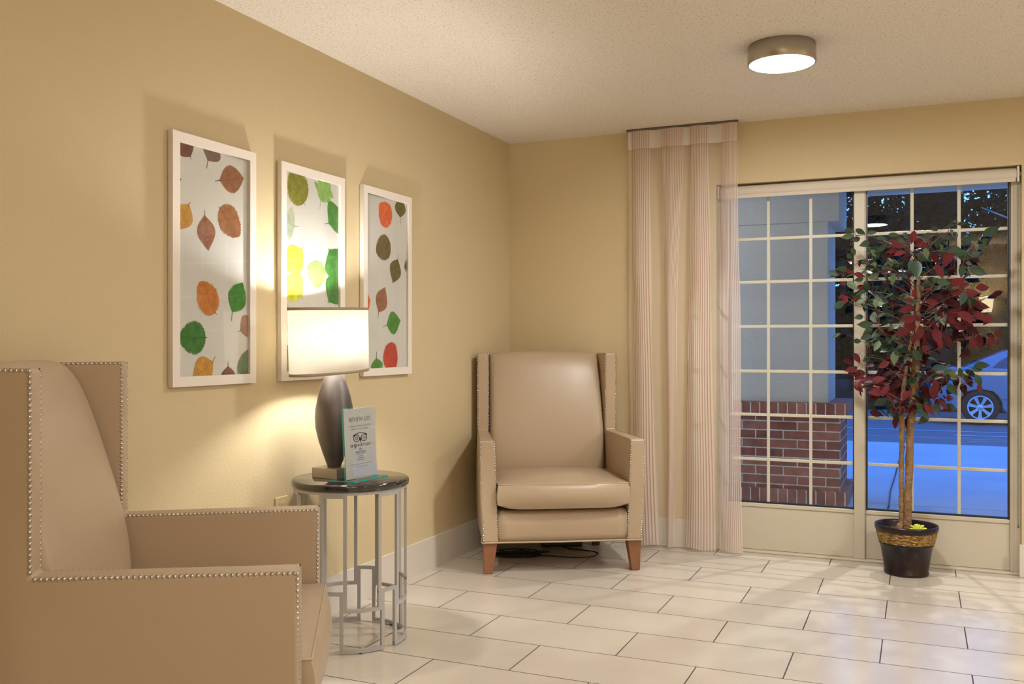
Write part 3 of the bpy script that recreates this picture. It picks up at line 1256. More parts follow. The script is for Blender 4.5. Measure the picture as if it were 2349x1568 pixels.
b = MB()
v = thin_slab(b, 0.0015, 0.0045, -hwid, hwid, 0.004, 0.285, None, None, lean)
b.add(v, [(1, 2, 6, 5), (3, 0, 4, 7), (2, 3, 7, 6)], M['acrylic'])
b.add(v, [(0, 1, 5, 4), (4, 5, 6, 7), (0, 3, 2, 1)], M['acryledge'])
v = [lean(*p) for p in ((-0.0045, -hwid, 0.004), (-0.0015, -hwid, 0.004), (-0.0015, hwid, 0.004), (-0.0045, hwid, 0.004), (-0.0045, -hwid, 0.285), (-0.0015, -hwid, 0.285), (-0.0015, hwid, 0.285), (-0.0045, hwid, 0.285))]
b.add(v, [(1, 2, 6, 5), (3, 0, 4, 7), (2, 3, 7, 6)], M['acrylic'])
b.add(v, [(0, 1, 5, 4), (4, 5, 6, 7)], M['acryledge'])
b.build('upright_panel', sg)
b = MB()
x0, x1, y0, y1 = -0.070, 0.046, -hwid - 0.003, hwid + 0.012
v = [(x0, y0, 0), (x1, y0, 0), (x1, y1, 0), (x0, y1, 0), (x0, y0, 0.004), (x1, y0, 0.004), (x1, y1, 0.004), (x0, y1, 0.004)]
b.add(v, [(0, 3, 2, 1), (4, 5, 6, 7)], M['acrylic'])
b.add(v, [(0, 1, 5, 4), (1, 2, 6, 5), (2, 3, 7, 6), (3, 0, 4, 7)], M['acryledge'])
bp_ = b.build('foot_plate', sg)
bp_['label'] = 'teal-edged foot plate'
# printed sheet
b = MB()
PZ0, PZ1 = 0.006, 0.282
PW = 2 * (hwid - 0.003)
PH = PZ1 - PZ0
v = [lean(*p) for p in ((-0.0011, -hwid + 0.003, PZ0), (0.0007, -hwid + 0.003, PZ0), (0.0007, hwid - 0.003, PZ0), (-0.0011, hwid - 0.003, PZ0),
                        (-0.0011, -hwid + 0.003, PZ1), (0.0007, -hwid + 0.003, PZ1), (0.0007, hwid - 0.003, PZ1), (-0.0011, hwid - 0.003, PZ1))]
b.add(v, [(0, 3, 2, 1), (4, 5, 6, 7), (0, 1, 5, 4), (1, 2, 6, 5), (2, 3, 7, 6), (3, 0, 4, 7)], M['sheet'])


def PL(s, t, d=0.0):
    """sheet position: s from the sheet centre (m), t height above its foot (m)"""
    return lean(0.0010 + d, s, PZ0 + t)


def fr(q):
    return PH * (1 - q)


add_text(b, 'REVIEW US!', 0, fr(0.153), 0.017, PW * 0.68, M['greyink'], PL, shear=0.22)
add_text(b, 'In return, we will match the STAR', 0, fr(0.248), 0.0062, PW * 0.69, M['greyink'], PL, shear=0.3)
add_text(b, 'QUALITY of 4.5 or BETTER!', 0, fr(0.292), 0.0062, PW * 0.55, M['greyink'], PL, shear=0.3)


oz, ex = fr(0.428), 0.0245
FL = 0.74                                          # the mark is printed a little wider than tall


def OP(x, z, d=0.0):
    return PL(x, oz + z * FL, d)


n = 24
vs = []
for i in range(n + 1):
    x = -0.046 + 0.092 * i / n
    zt = 0.017 + 0.0125 * (1 - abs(x / 0.046) ** 2.2)
    zb = zt - (0.0038 if abs(x) < 0.030 else 0.0055)
    vs += [OP(x, zb), OP(x, zt)]
b.add(vs, [(2 * i, 2 * i + 2, 2 * i + 3, 2 * i + 1) for i in range(n)], M['navy'])
for s in (-1, 1):
    b.add([OP(s * 0.046, 0.0170), OP(s * 0.036, 0.0175), OP(s * 0.0415, 0.006)], [(0, 1, 2)], M['navy'])
    for r0, r1 in ((0.0165, 0.0205), (0.0070, 0.0098), (0.0, 0.0030)):
        m_ = 36
        vs = []
        for i in range(m_):
            a = 2 * PI * i / m_
            vs += [OP(s * ex + r0 * math.cos(a), r0 * math.sin(a), 0.0001), OP(s * ex + r1 * math.cos(a), r1 * math.sin(a), 0.0001)]
        b.add(vs, [(2 * i, 2 * i + 1, 2 * ((i + 1) % m_) + 1, 2 * ((i + 1) % m_)) for i in range(m_)], M['navy'])
b.add([OP(-0.0060, -0.010), OP(0.0060, -0.010), OP(0.0015, 0.006), OP(-0.0015, 0.006)], [(0, 1, 2, 3)], M['navy'])
b.add([OP(-0.0060, -0.010), OP(0.0060, -0.010), OP(0, -0.0235)], [(0, 2, 1)], M['navy'])
add_text(b, 'trip', -PW * 0.218, fr(0.522), 0.0165, PW * 0.215, M['text'], PL, bold=0.012)
add_text(b, 'advisor', PW * 0.120, fr(0.519), 0.0150, PW * 0.425, M['text'], PL)
# small peak mark above the hotel name
tz = fr(0.597)
for (dx, w_, h_) in ((0, 0.0075, 0.0095), (-0.0085, 0.006, 0.0055), (0.0085, 0.006, 0.0055)):
    b.add([PL(dx - w_ / 2, tz), PL(dx + w_ / 2, tz), PL(dx, tz + h_)], [(0, 1, 2)], M['navy'])
add_text(b, 'HAWTHORN', 0, fr(0.628), 0.0085, PW * 0.32, M['text'], PL, bold=0.006)
add_text(b, 'SUITES BY WYNDHAM', 0, fr(0.656), 0.0036, PW * 0.28, M['text'], PL)
random.seed(3)


def dashes(q, w, h_):
    """lines too small to read in the photograph: short ink strokes"""
    x = -w / 2
    while x < w / 2:
        l = random.uniform(0.004, 0.011)
        l = min(l, w / 2 - x)
        z = fr(q)
        b.add([PL(x, z - h_ / 2), PL(x + l, z - h_ / 2), PL(x + l, z + h_ / 2), PL(x, z + h_ / 2)], [(0, 1, 2, 3)], M['greyink'])
        x += l + 0.0016


for q, w, h_ in ((0.688, 0.13, 0.0020), (0.715, 0.22, 0.0022), (0.742, 0.24, 0.0022), (0.800, 0.69, 0.0014), (0.836, 0.39, 0.0014)):
    dashes(q, PW * w, h_)
b.build('printed_sheet', sg)

# ================================================================== FRAMED LEAF PRINTS
# foot, tip, width, stem end, edge and colour of every printed leaf, in metres on the wall
P1 = [
      (2.595,1.851,2.552,1.905,0.084,(2.598,1.843),1,'brown'),
      (2.682,1.852,2.726,1.94,0.102,(2.676,1.823),0,'greybrown'),
      (2.744,1.791,2.879,1.821,0.101,(2.72,1.785),1,'copper'),
      (2.588,1.683,2.534,1.585,0.088,(2.595,1.691),0,'gold'),
      (2.666,1.654,2.685,1.526,0.094,(2.666,1.671),0,'copper'),
      (2.748,1.69,2.857,1.6,0.111,(2.74,1.694),2,'brown2'),
      (2.72,1.304,2.639,1.412,0.11,(2.728,1.298),2,'orange'),
      (2.814,1.308,2.872,1.423,0.1,(2.808,1.275),1,'green'),
      (2.67,1.213,2.537,1.211,0.113,(2.678,1.214),2,'green2'),
      (2.71,1.125,2.608,1.066,0.1,(2.721,1.146),1,'gold'),
      (2.79,1.108,2.792,1.033,0.074,(2.79,1.124),0,'brown'),
      (2.859,1.24,2.939,1.278,0.088,(2.846,1.236),1,'copper'),
      (2.869,1.149,2.923,1.089,0.122,(2.864,1.151),2,'greygreen'),
      (2.536,1.765,2.549,1.761,0.008,0,0,'green')]
P2 = [
      (3.262,1.778,3.171,1.9,0.146,(3.272,1.77),2,'olive'),
      (3.38,1.808,3.439,1.907,0.138,(3.374,1.769),3,'lime'),
      (3.201,1.675,3.131,1.687,0.138,(3.228,1.677),1,'pale'),
      (3.439,1.714,3.541,1.783,0.156,(3.411,1.709),0,'green'),
      (3.252,1.583,3.142,1.489,0.13,(3.258,1.599),1,'yellow'),
      (3.25,1.387,3.142,1.468,0.138,(3.255,1.377),1,'yellow'),
      (3.352,1.545,3.352,1.428,0.13,0,2,'lime'),
      (3.443,1.601,3.527,1.49,0.158,(3.435,1.606),1,'green2'),
      (3.439,1.373,3.534,1.488,0.149,(3.434,1.368),1,'green2'),
      (3.171,1.305,3.113,1.3,0.114,0,1,'pale'),
      (3.169,1.183,3.131,1.08,0.103,0,2,'olive')]
P3 = [
      (3.965,1.777,3.86,1.857,0.128,(3.974,1.774),2,'vermil'),
      (4.056,1.816,4.06,1.916,0.107,(4.058,1.785),0,'olive2'),
      (3.962,1.676,3.83,1.626,0.12,(3.967,1.679),2,'darkolive'),
      (4.032,1.609,3.985,1.486,0.109,(4.036,1.633),0,'olive2'),
      (4.122,1.621,4.145,1.535,0.071,(4.121,1.642),0,'olive2'),
      (4.114,1.764,4.14,1.795,0.016,0,0,'darkolive'),
      (3.852,1.34,3.913,1.465,0.106,(3.846,1.311),0,'copper'),
      (3.926,1.281,4.06,1.307,0.112,(3.889,1.271),0,'green'),
      (3.919,1.177,4.015,1.076,0.138,(3.911,1.183),2,'red'),
      (3.833,1.124,3.842,1.04,0.104,(3.833,1.154),0,'green'),
      (3.777,1.395,3.713,1.384,0.094,0,1,'vermil')]


def clip_poly(pts, y0, y1, z0, z1):
    def clip(ps, ins, inter):
        out = []
        for i in range(len(ps)):
            a, c = ps[i - 1], ps[i]
            if ins(c):
                if not ins(a):
                    out.append(inter(a, c))
                out.append(c)
            elif ins(a):
                out.append(inter(a, c))
        return out

    def atc(k, v):
        def f(a, c):
            t = (v - a[k]) / (c[k] - a[k])
            return tuple(a[i] + (c[i] - a[i]) * t for i in range(2))
        return f
    for k, v, sg_ in ((0, y0, 1), (0, y1, -1), (1, z0, 1), (1, z1, -1)):
        if not pts:
            return pts
        pts = clip(pts, (lambda p, k=k, v=v, s=sg_: s * (p[k] - v) >= -1e-9), atc(k, v))
    return pts


def leaf_outline(base, tip, w, ser, rnd):
    bx, bz = base
    dx, dz = tip[0] - bx, tip[1] - bz
    L = math.hypot(dx, dz)
    ax, az = dx / L, dz / L
    px, pz = -az, ax
    n = 40 if ser else 30
    rows = []
    for i in range(n + 1):
        t = i / n
        if ser == 0:                              # narrow, drawn out at both ends
            s = max(0.0, math.sin(PI * t ** 0.88)) ** 1.15 * (1 - 0.35 * math.exp(-t / 0.07))
        elif ser == 1:                            # broad, drawn out towards the stem
            s = max(0.0, math.sin(PI * t ** 0.92)) ** 0.88 * (1 - 0.55 * math.exp(-t / 0.09))
        elif ser == 2:                            # rounded, toothed
            s = max(0.0, math.sin(PI * t ** 0.80)) ** 0.60
        else:                                     # lobed
            s = max(0.0, math.sin(PI * t ** 0.85)) ** 0.8 * (0.92 + 0.20 * math.cos(t * 20))
        h = w / 2 * s
        if ser and 0 < i < n:
            amp = {1: 0.030, 2: 0.048, 3: 0.07}[ser] * w
            h += amp * ((0.9 if i % 2 else -0.6) + rnd.uniform(-0.5, 0.5)) * min(1.0, s * 1.6)
        rows.append((t, max(h, 0)))
    P = lambda t, h: (bx + ax * L * t + px * h, bz + az * L * t + pz * h)
    return rows, P


def make_print(label, y0, y1, leaves, group):
    z0, z1 = 1.040, 1.927
    fw, fd = 0.036, 0.024
    t = thing('framed_leaf_print', label, 'picture', (XL, (y0 + y1) / 2, z0), 0, group)
    hy, hz = (y1 - y0) / 2, z1 - z0
    b = MB()
    # mitred frame: four trapezoid sticks
    o4 = [(-hy, 0), (hy, 0), (hy, hz), (-hy, hz)]
    i4 = [(-hy + fw, fw), (hy - fw, fw), (hy - fw, hz - fw), (-hy + fw, hz - fw)]
    for k in range(4):
        q = (k + 1) % 4
        v = []
        for x in (0.002, fd):
            v += [(x, *o4[k]), (x, *o4[q]), (x, *i4[q]), (x, *i4[k])]
        b.add(v, [(4, 5, 6, 7), (3, 2, 1, 0), (0, 1, 5, 4), (2, 3, 7, 6), (1, 2, 6, 5), (3, 0, 4, 7)], M['frame'])
    b.build('frame', t, bevel=(0.0012, 2, 40))
    # the print: sheet and printed leaves in one mesh
    b = MB()
    iy0, iy1, iz0, iz1 = -hy + fw, hy - fw, fw, hz - fw
    b.box((0.004, iy0 - 0.004, iz0 - 0.004), (0.011, iy1 + 0.004, iz1 + 0.004), M['paper'])
    rnd = random.Random(7)
    yc = (y0 + y1) / 2
    for k, (by, bz, ty, tz_, w, st, ser, col) in enumerate(leaves):
        base, tip = (by - yc, bz - z0), (ty - yc, tz_ - z0)
        rows, P = leaf_outline(base, tip, w, ser, rnd)
        poly = [P(a, h) for a, h in rows] + [P(a, -h) for a, h in rows[::-1]]
        xx = 0.0114 + 0.00012 * k
        half1 = clip_poly([P(a, h) for a, h in rows] + [P(a, 0) for a, h in rows[::-1]], iy0, iy1, iz0, iz1)
        half2 = clip_poly([P(a, 0) for a, h in rows] + [P(a, -h) for a, h in rows[::-1]], iy0, iy1, iz0, iz1)
        mm = M['print_' + col]
        for hp in (half1, half2):
            if len(hp) > 2:
                b.add([(xx, *p) for p in hp], [tuple(range(len(hp)))], mm)
        mv = M['vein_' + col]

        def strip(p, q, w0, w1, dx=0.00006):
            d = math.hypot(q[0] - p[0], q[1] - p[1])
            if d < 1e-5:
                return
            nx_, nz_ = -(q[1] - p[1]) / d, (q[0] - p[0]) / d
            pol = clip_poly([(p[0] + nx_ * w0, p[1] + nz_ * w0), (p[0] - nx_ * w0, p[1] - nz_ * w0), (q[0] - nx_ * w1, q[1] - nz_ * w1), (q[0] + nx_ * w1, q[1] + nz_ * w1)], iy0, iy1, iz0, iz1)
            if len(pol) > 2:
                b.add([(xx + dx, *c) for c in pol], [tuple(range(len(pol)))], mv)
        strip(P(0, 0), P(0.95, 0), 0.0011, 0.0003)
        if st:
            strip((st[0] - yc, st[1] - z0), P(0.03, 0), 0.0011, 0.0015)
        for a in (0.10, 0.22, 0.34, 0.46, 0.58, 0.70):
            i = int((a + 0.17) * (len(rows) - 1))
            hh = rows[min(i, len(rows) - 1)][1] * 0.88
            for s in (-1, 1):
                strip(P(a, 0), P(a + 0.17, s * hh), 0.00045, 0.0002)
    b.build('print', t)
    g = MB()
    g.box((0.0165, iy0, iz0), (0.0185, iy1, iz1), M['pictureglass'])
    g.build('glass', t)
    return t


make_print('framed leaf print nearest the camera with mostly brown and orange leaves', 2.495, 2.938, P1, 'framed leaf prints on the left wall')
make_print('framed leaf print behind the table lamp with green and yellow leaves', 3.094, 3.550, P2, 'framed leaf prints on the left wall')
make_print('framed leaf print nearest the corner with red, olive and green leaves', 3.703, 4.152, P3, 'framed leaf prints on the left wall')


# ------------------------------------------------------------------ wall outlets
def outlet(y, z, label):
    t = thing('wall_outlet', label, 'outlet', (XL, y, z))
    b = MB()
    b.box((0, -0.040, -0.060), (0.006, 0.040, 0.060), M['ivory'])
    b.build('cover_plate', t, bevel=(0.003, 3))
    for dz in (-0.026, 0.026):
        b = MB()
        b.box((0.005, -0.016, dz - 0.013), (0.0085, 0.016, dz + 0.013), M['ivory'])
        for dy in (-0.006, 0.006):
            b.box((0.0085, dy - 0.001, dz - 0.004), (0.0088, dy + 0.001, dz + 0.005), M['cable'])
        b.build('socket', t, bevel=(0.001, 1))
    return t


outlet(3.120, 0.512, 'ivory outlet plate on the wall just above the near armchair arm')
outlet(3.415, 0.262, 'ivory outlet plate low on the wall behind the side table frame')

# ================================================================== CEILING LIGHTS
def ceiling_light(x, y, label, lens):
    t = thing('ceiling_light', label, 'ceiling light', (x, y, H), 0, 'round flush ceiling lights')
    b = MB()
    b.lathe([(0.136, 0.0), (0.136, -0.004), (0.139, -0.006), (0.141, -0.078), (0.139, -0.080), (0.132, -0.080), (0.132, -0.06)], M['nickel'], 72, caps=False)
    b.build('drum', t)
    b = MB()
    b.lathe([(0.0003, -0.087), (0.05, -0.0865), (0.11, -0.084), (0.134, -0.079), (0.134, -0.074)], M[lens], 64, caps=False)
    b.build('lens', t)
    b = MB()
    b.lathe([(0.0005, -0.093), (0.005, -0.092), (0.006, -0.087)], M['nickel'], 12)
    b.build('finial', t)
    return t


ceiling_light(-0.533, 4.10, 'round brushed-nickel ceiling light, lit, above the armchair corner', 'lens')
ceiling_light(-0.42, 1.02, 'round ceiling light whose white ring is mirrored in the right door leaf', 'lensdim')

# wall sconce on the rear wall, seen only mirrored in the glass door
ws = thing('wall_sconce', 'lit wall sconce mirrored as a yellow glow in the right door leaf', 'wall light', (0.778, YR, 1.66))
b = MB()
b.box((-0.03, 0.0, -0.08), (0.03, 0.02, -0.01), M['nickel'])
b.build('back_plate', ws, (0.004, 2))
b = MB()
b.lathe([(0.060, -0.07), (0.075, 0.0), (0.085, 0.12), (0.082, 0.12), (0.072, 0.0), (0.057, -0.07)], M['sconceglow'], 32, (0, 0.11), caps=False)
b.build('glass_shade', ws)
b = MB()
b.tube([(0, 0.015, -0.05), (0, 0.06, -0.09), (0, 0.11, -0.075)], 0.008, M['nickel'], 8)
b.build('arm', ws)
lamp('wall_sconce_glow', 'POINT', (0.778, YR + 0.11, 1.76), 30, WARM, 0.03)

# ================================================================== POTTED TREE
PX, PY = -0.060, 5.290
# kind, x, y, height, direction, length of each outer leaf (metres, from the foot of the pot)
LEAVES = (
    'G,-0.274,-0.04,1.784,10,0.061;L,-0.288,-0.046,1.756,170,0.061;G,-0.245,-0.064,1.737,170,0.053;G,-0.197,-0.149,1.702,160,0.065;G,-0.216,-0.121,1.769,30,0.057;G,-0.161,-0.097,1.765,-5,0.049;L,-0.184,0.026,1.684,100,0.049;'
    'G,-0.144,-0.003,1.687,80,0.061;G,-0.211,-0.014,1.624,180,0.057;L,-0.154,-0.176,1.58,120,0.069;G,-0.116,-0.077,1.735,10,0.053;L,-0.152,-0.151,1.652,60,0.049;G,-0.055,-0.189,1.737,0,0.053;G,-0.021,-0.222,1.705,30,0.045;'
    'R,0.032,-0.188,1.721,100,0.061;R,0.062,0.041,1.728,0,0.045;R,0.075,0.009,1.702,5,0.061;R,-0.038,0.001,1.706,35,0.073;R,-0.07,-0.001,1.673,170,0.065;R,-0.031,-0.205,1.642,160,0.061;G,0.002,-0.155,1.733,60,0.041;'
    'G,0.096,-0.055,1.743,150,0.053;G,0.133,-0.023,1.778,170,0.049;G,0.181,0.013,1.739,20,0.061;G,0.184,0.021,1.714,80,0.045;G,0.202,-0.177,1.775,170,0.041;G,0.229,-0.048,1.807,0,0.033;G,0.259,-0.032,1.796,-5,0.045;'
    'G,0.212,-0.08,1.75,80,0.029;G,0.229,-0.159,1.724,90,0.029;L,0.165,-0.104,1.671,70,0.037;L,0.094,-0.243,1.634,80,0.057;G,0.294,0.016,1.723,-35,0.069;G,0.394,-0.015,1.755,-30,0.09;G,0.367,-0.028,1.708,-10,0.053;'
    'L,0.325,-0.086,1.668,100,0.037;G,0.355,-0.013,1.681,-20,0.057;G,0.324,-0.05,1.639,-20,0.057;L,0.294,0.015,1.598,20,0.037;G,0.278,0.007,1.635,10,0.081;G,0.333,-0.068,1.551,20,0.081;G,0.256,-0.116,1.549,95,0.061;'
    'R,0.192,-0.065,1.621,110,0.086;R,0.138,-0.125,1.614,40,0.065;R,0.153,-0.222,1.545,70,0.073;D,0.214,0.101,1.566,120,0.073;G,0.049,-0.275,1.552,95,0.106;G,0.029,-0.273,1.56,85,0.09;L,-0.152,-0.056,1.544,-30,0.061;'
    'L,-0.06,-0.185,1.514,95,0.061;G,-0.088,-0.09,1.577,10,0.057;R,-0.098,-0.111,1.561,-30,0.049;G,-0.317,-0.036,1.588,180,0.057;R,-0.275,0.03,1.568,15,0.065;R,-0.217,-0.161,1.542,20,0.057;G,-0.227,-0.104,1.524,170,0.049;'
    'D,-0.008,0.066,1.532,100,0.057;G,0.118,-0.191,1.502,-25,0.073;R,0.236,-0.142,1.498,-25,0.09;R,0.263,-0.018,1.487,-10,0.065;L,0.147,-0.173,1.47,-30,0.041;L,0.228,-0.08,1.473,-20,0.041;R,0.239,0.034,1.453,-5,0.073;'
    'R,0.039,-0.265,1.442,-90,0.049;R,0.013,-0.282,1.405,180,0.057;R,0.094,-0.214,1.458,170,0.049;G,-0.225,-0.013,1.461,170,0.065;R,-0.317,-0.037,1.439,150,0.037;R,-0.294,-0.112,1.416,110,0.053;R,-0.24,-0.127,1.418,170,0.049;'
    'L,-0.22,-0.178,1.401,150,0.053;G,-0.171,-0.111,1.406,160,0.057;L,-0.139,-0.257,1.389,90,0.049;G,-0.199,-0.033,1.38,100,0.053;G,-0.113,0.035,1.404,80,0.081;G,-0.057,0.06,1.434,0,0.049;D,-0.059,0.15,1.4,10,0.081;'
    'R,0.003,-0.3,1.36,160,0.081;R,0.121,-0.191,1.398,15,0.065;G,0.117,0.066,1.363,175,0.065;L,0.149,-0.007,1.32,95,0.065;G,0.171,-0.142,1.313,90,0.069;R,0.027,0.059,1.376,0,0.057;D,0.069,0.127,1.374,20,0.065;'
    'R,0.005,-0.194,1.313,180,0.069;R,0.019,-0.235,1.276,190,0.073;R,-0.016,-0.134,1.249,165,0.09;R,0.039,-0.255,1.215,110,0.069;R,0.068,-0.16,1.248,90,0.065;G,-0.086,0.062,1.351,0,0.09;L,-0.151,-0.158,1.327,100,0.049;'
    'G,-0.192,-0.244,1.288,180,0.069;G,-0.221,-0.216,1.326,170,0.049;G,-0.181,-0.201,1.249,140,0.057;G,-0.094,-0.004,1.198,150,0.069;L,-0.176,-0.14,1.19,160,0.057;L,-0.137,-0.173,1.179,120,0.065;G,-0.187,-0.219,1.223,160,0.057;'
    'G,-0.04,0.072,1.228,20,0.057;R,0.197,-0.133,1.312,30,0.081;R,0.237,-0.198,1.339,10,0.081;R,0.274,-0.228,1.32,30,0.09;R,0.333,-0.184,1.324,40,0.073;R,0.368,-0.124,1.307,130,0.073;R,0.351,-0.034,1.378,10,0.065;'
    'R,0.348,-0.136,1.467,0,0.073;G,0.255,-0.24,1.407,110,0.065;G,0.299,-0.09,1.399,95,0.069;R,0.296,-0.155,1.439,0,0.081;D,0.215,-0.077,1.394,0,0.09;R,0.32,-0.075,1.392,160,0.073;R,0.27,-0.01,1.285,0,0.09;'
    'D,0.256,0.147,1.228,70,0.098;D,0.308,-0.04,1.255,30,0.081;D,0.188,-0.103,1.205,60,0.09;R,0.145,-0.14,1.226,80,0.09;R,0.157,-0.202,1.187,90,0.049;R,0.082,0.037,1.175,95,0.09;D,0.137,0.028,1.19,80,0.073;'
    'R,0.297,-0.217,1.19,85,0.061;R,0.333,-0.136,1.197,80,0.073;R,0.387,-0.083,1.203,100,0.061;R,0.421,-0.042,1.237,20,0.049;R,0.418,-0.041,1.197,110,0.037;R,-0.287,0.004,1.098,190,0.065;R,-0.23,-0.175,1.116,60,0.061;'
    'R,-0.263,-0.157,1.055,175,0.065;R,-0.238,0.025,1.032,175,0.073;R,-0.222,-0.063,1.009,175,0.057;L,-0.104,0.068,1.11,130,0.049;L,-0.053,-0.144,1.117,100,0.073;G,-0.029,0.04,1.122,80,0.057;L,0.004,-0.053,1.101,90,0.061;'
    'G,-0.084,-0.002,1.16,170,0.073;G,-0.196,-0.019,1.106,160,0.049;R,-0.172,-0.096,1.078,165,0.049;R,-0.104,-0.242,1.085,150,0.057;D,-0.073,0.13,1.07,70,0.057;R,-0.124,0.032,1.022,170,0.09;R,-0.192,0.031,0.995,160,0.073;'
    'D,-0.157,0.056,0.99,170,0.065;R,-0.014,0.001,1.032,10,0.057;D,0.125,0.114,1.031,30,0.073;G,0.155,-0.096,1.07,-10,0.065;L,0.216,-0.048,1.037,80,0.053;G,0.253,-0.036,1.044,70,0.053;G,0.186,-0.18,1.051,150,0.057;'
    'G,0.331,0.021,1.062,10,0.057;G,0.354,0.021,1.082,0,0.073;D,0.187,0.146,1.012,100,0.065;D,0.236,0.059,0.993,100,0.069;D,0.298,0.09,0.996,65,0.073;D,0.273,0.109,0.954,85,0.065;G,0.335,-0.034,1.005,70,0.065;'
    'R,0.335,-0.126,0.969,90,0.049;G,0.212,-0.193,0.966,50,0.073;R,0.139,-0.056,0.977,75,0.065;R,0.129,-0.077,0.941,80,0.077;R,0.092,-0.018,0.939,75,0.069;R,-0.043,0.043,0.936,180,0.073;R,-0.001,-0.196,0.93,140,0.081;'
    'R,-0.142,-0.232,0.947,180,0.073;R,-0.156,0.03,0.907,165,0.065;R,-0.094,-0.25,0.956,120,0.065;R,-0.07,0.024,0.917,100,0.073;G,-0.123,-0.196,0.894,150,0.069;G,-0.077,0,0.85,120,0.061;R,-0.054,-0.009,0.776,95,0.057;'
    'R,0.01,0.019,0.784,105,0.073;R,-0.058,-0.075,0.833,60,0.041;G,0.079,0.026,0.894,20,0.073;R,0.108,-0.187,0.863,50,0.065;G,0.146,-0.041,0.859,80,0.061;R,0.171,-0.142,0.888,40,0.057;R,0.191,0.022,0.856,40,0.057;'
    'G,0.21,-0.011,0.866,30,0.065;G,0.075,-0.103,0.843,30,0.065;G,0.062,-0.089,0.871,60,0.057;G,0.25,-0.21,1.635,0,0.073;G,0.217,-0.222,1.649,170,0.065;G,0.196,-0.065,1.65,20,0.065;G,0.082,-0.108,1.621,20,0.073;'
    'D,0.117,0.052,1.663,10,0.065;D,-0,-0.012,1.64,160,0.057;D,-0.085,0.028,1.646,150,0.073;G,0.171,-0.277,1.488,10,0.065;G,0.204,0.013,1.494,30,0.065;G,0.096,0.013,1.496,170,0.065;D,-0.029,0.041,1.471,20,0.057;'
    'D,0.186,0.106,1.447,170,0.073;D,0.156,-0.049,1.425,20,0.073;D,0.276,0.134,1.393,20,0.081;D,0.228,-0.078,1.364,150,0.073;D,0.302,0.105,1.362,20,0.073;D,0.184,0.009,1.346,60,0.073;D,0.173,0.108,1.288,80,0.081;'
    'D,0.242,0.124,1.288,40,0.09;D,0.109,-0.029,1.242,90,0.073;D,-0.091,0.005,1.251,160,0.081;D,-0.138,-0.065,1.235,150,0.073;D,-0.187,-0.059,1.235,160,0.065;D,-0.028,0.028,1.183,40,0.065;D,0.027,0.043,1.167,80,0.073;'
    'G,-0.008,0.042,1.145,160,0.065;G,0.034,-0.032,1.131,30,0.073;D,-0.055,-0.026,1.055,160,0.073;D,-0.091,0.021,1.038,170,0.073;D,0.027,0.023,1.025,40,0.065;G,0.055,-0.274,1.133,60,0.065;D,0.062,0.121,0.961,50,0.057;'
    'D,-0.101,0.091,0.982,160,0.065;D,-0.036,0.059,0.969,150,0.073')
pt = thing('potted_tree', 'artificial ficus tree with red and green leaves in a dark pot by the glass door', 'potted plant', (PX, PY, 0))
RT = [(r * 0.935, z) for r, z in [(0.112, 0.0), (0.116, 0.006), (0.117, 0.014), (0.113, 0.018), (0.136, 0.150), (0.143, 0.156), (0.144, 0.164), (0.141, 0.168), (0.155, 0.224), (0.163, 0.228), (0.166, 0.246), (0.164, 0.256), (0.158, 0.257), (0.154, 0.246), (0.140, 0.205)]]
b = MB()
b.lathe(RT, M['pot'], 64, caps=False)
b.add([(0.1045 * math.cos(2 * PI * i / 32), 0.1045 * math.sin(2 * PI * i / 32), 0) for i in range(32)], [tuple(range(32))[::-1]], M['pot'])
pot = b.build('pot', pt)
pot['label'] = 'dark glazed pot'
rope = bpy.data.materials.new('gold_twisted_rope')
rope.use_nodes = True
nt = rope.node_tree
tcn = nt.nodes.new('ShaderNodeTexCoord')
mpn = nt.nodes.new('ShaderNodeMapping')
mpn.inputs['Scale'].default_value = (18, 18, 60)
nn_ = nt.nodes.new('ShaderNodeTexNoise')
nn_.inputs['Scale'].default_value = 3.2
rmp = nt.nodes.new('ShaderNodeValToRGB')
rmp.color_ramp.elements[0].position = 0.38
rmp.color_ramp.elements[0].color = (0.075, 0.038, 0.010, 1)
rmp.color_ramp.elements[1].position = 0.66
rmp.color_ramp.elements[1].color = (0.55, 0.32, 0.08, 1)
nt.links.new(tcn.outputs['Object'], mpn.inputs[0])
nt.links.new(mpn.outputs[0], nn_.inputs['Vector'])
nt.links.new(nn_.outputs['Fac'], rmp.inputs[0])
nt.links.new(rmp.outputs[0], nt.nodes['Principled BSDF'].inputs['Base Color'])
nt.nodes['Principled BSDF'].inputs['Roughness'].default_value = 0.6
b = MB()
nrow = 9
for k in range(nrow):
    z = 0.170 + (0.222 - 0.170) * k / (nrow - 1)
    r = (0.1425 + (0.1545 - 0.1425) * k / (nrow - 1)) * 0.937
    pts = []
    for i in range(97):
        a = 2 * PI * i / 96
        rr_ = r + 0.0012 * math.sin(i * 2.1 + k)
        pts.append((rr_ * math.cos(a), rr_ * math.sin(a), z + 0.0012 * math.sin(i * 1.3 + k * 2)))
    b.tube(pts, 0.0042, rope, 6, caps=False)
b.build('rope_band', pot)
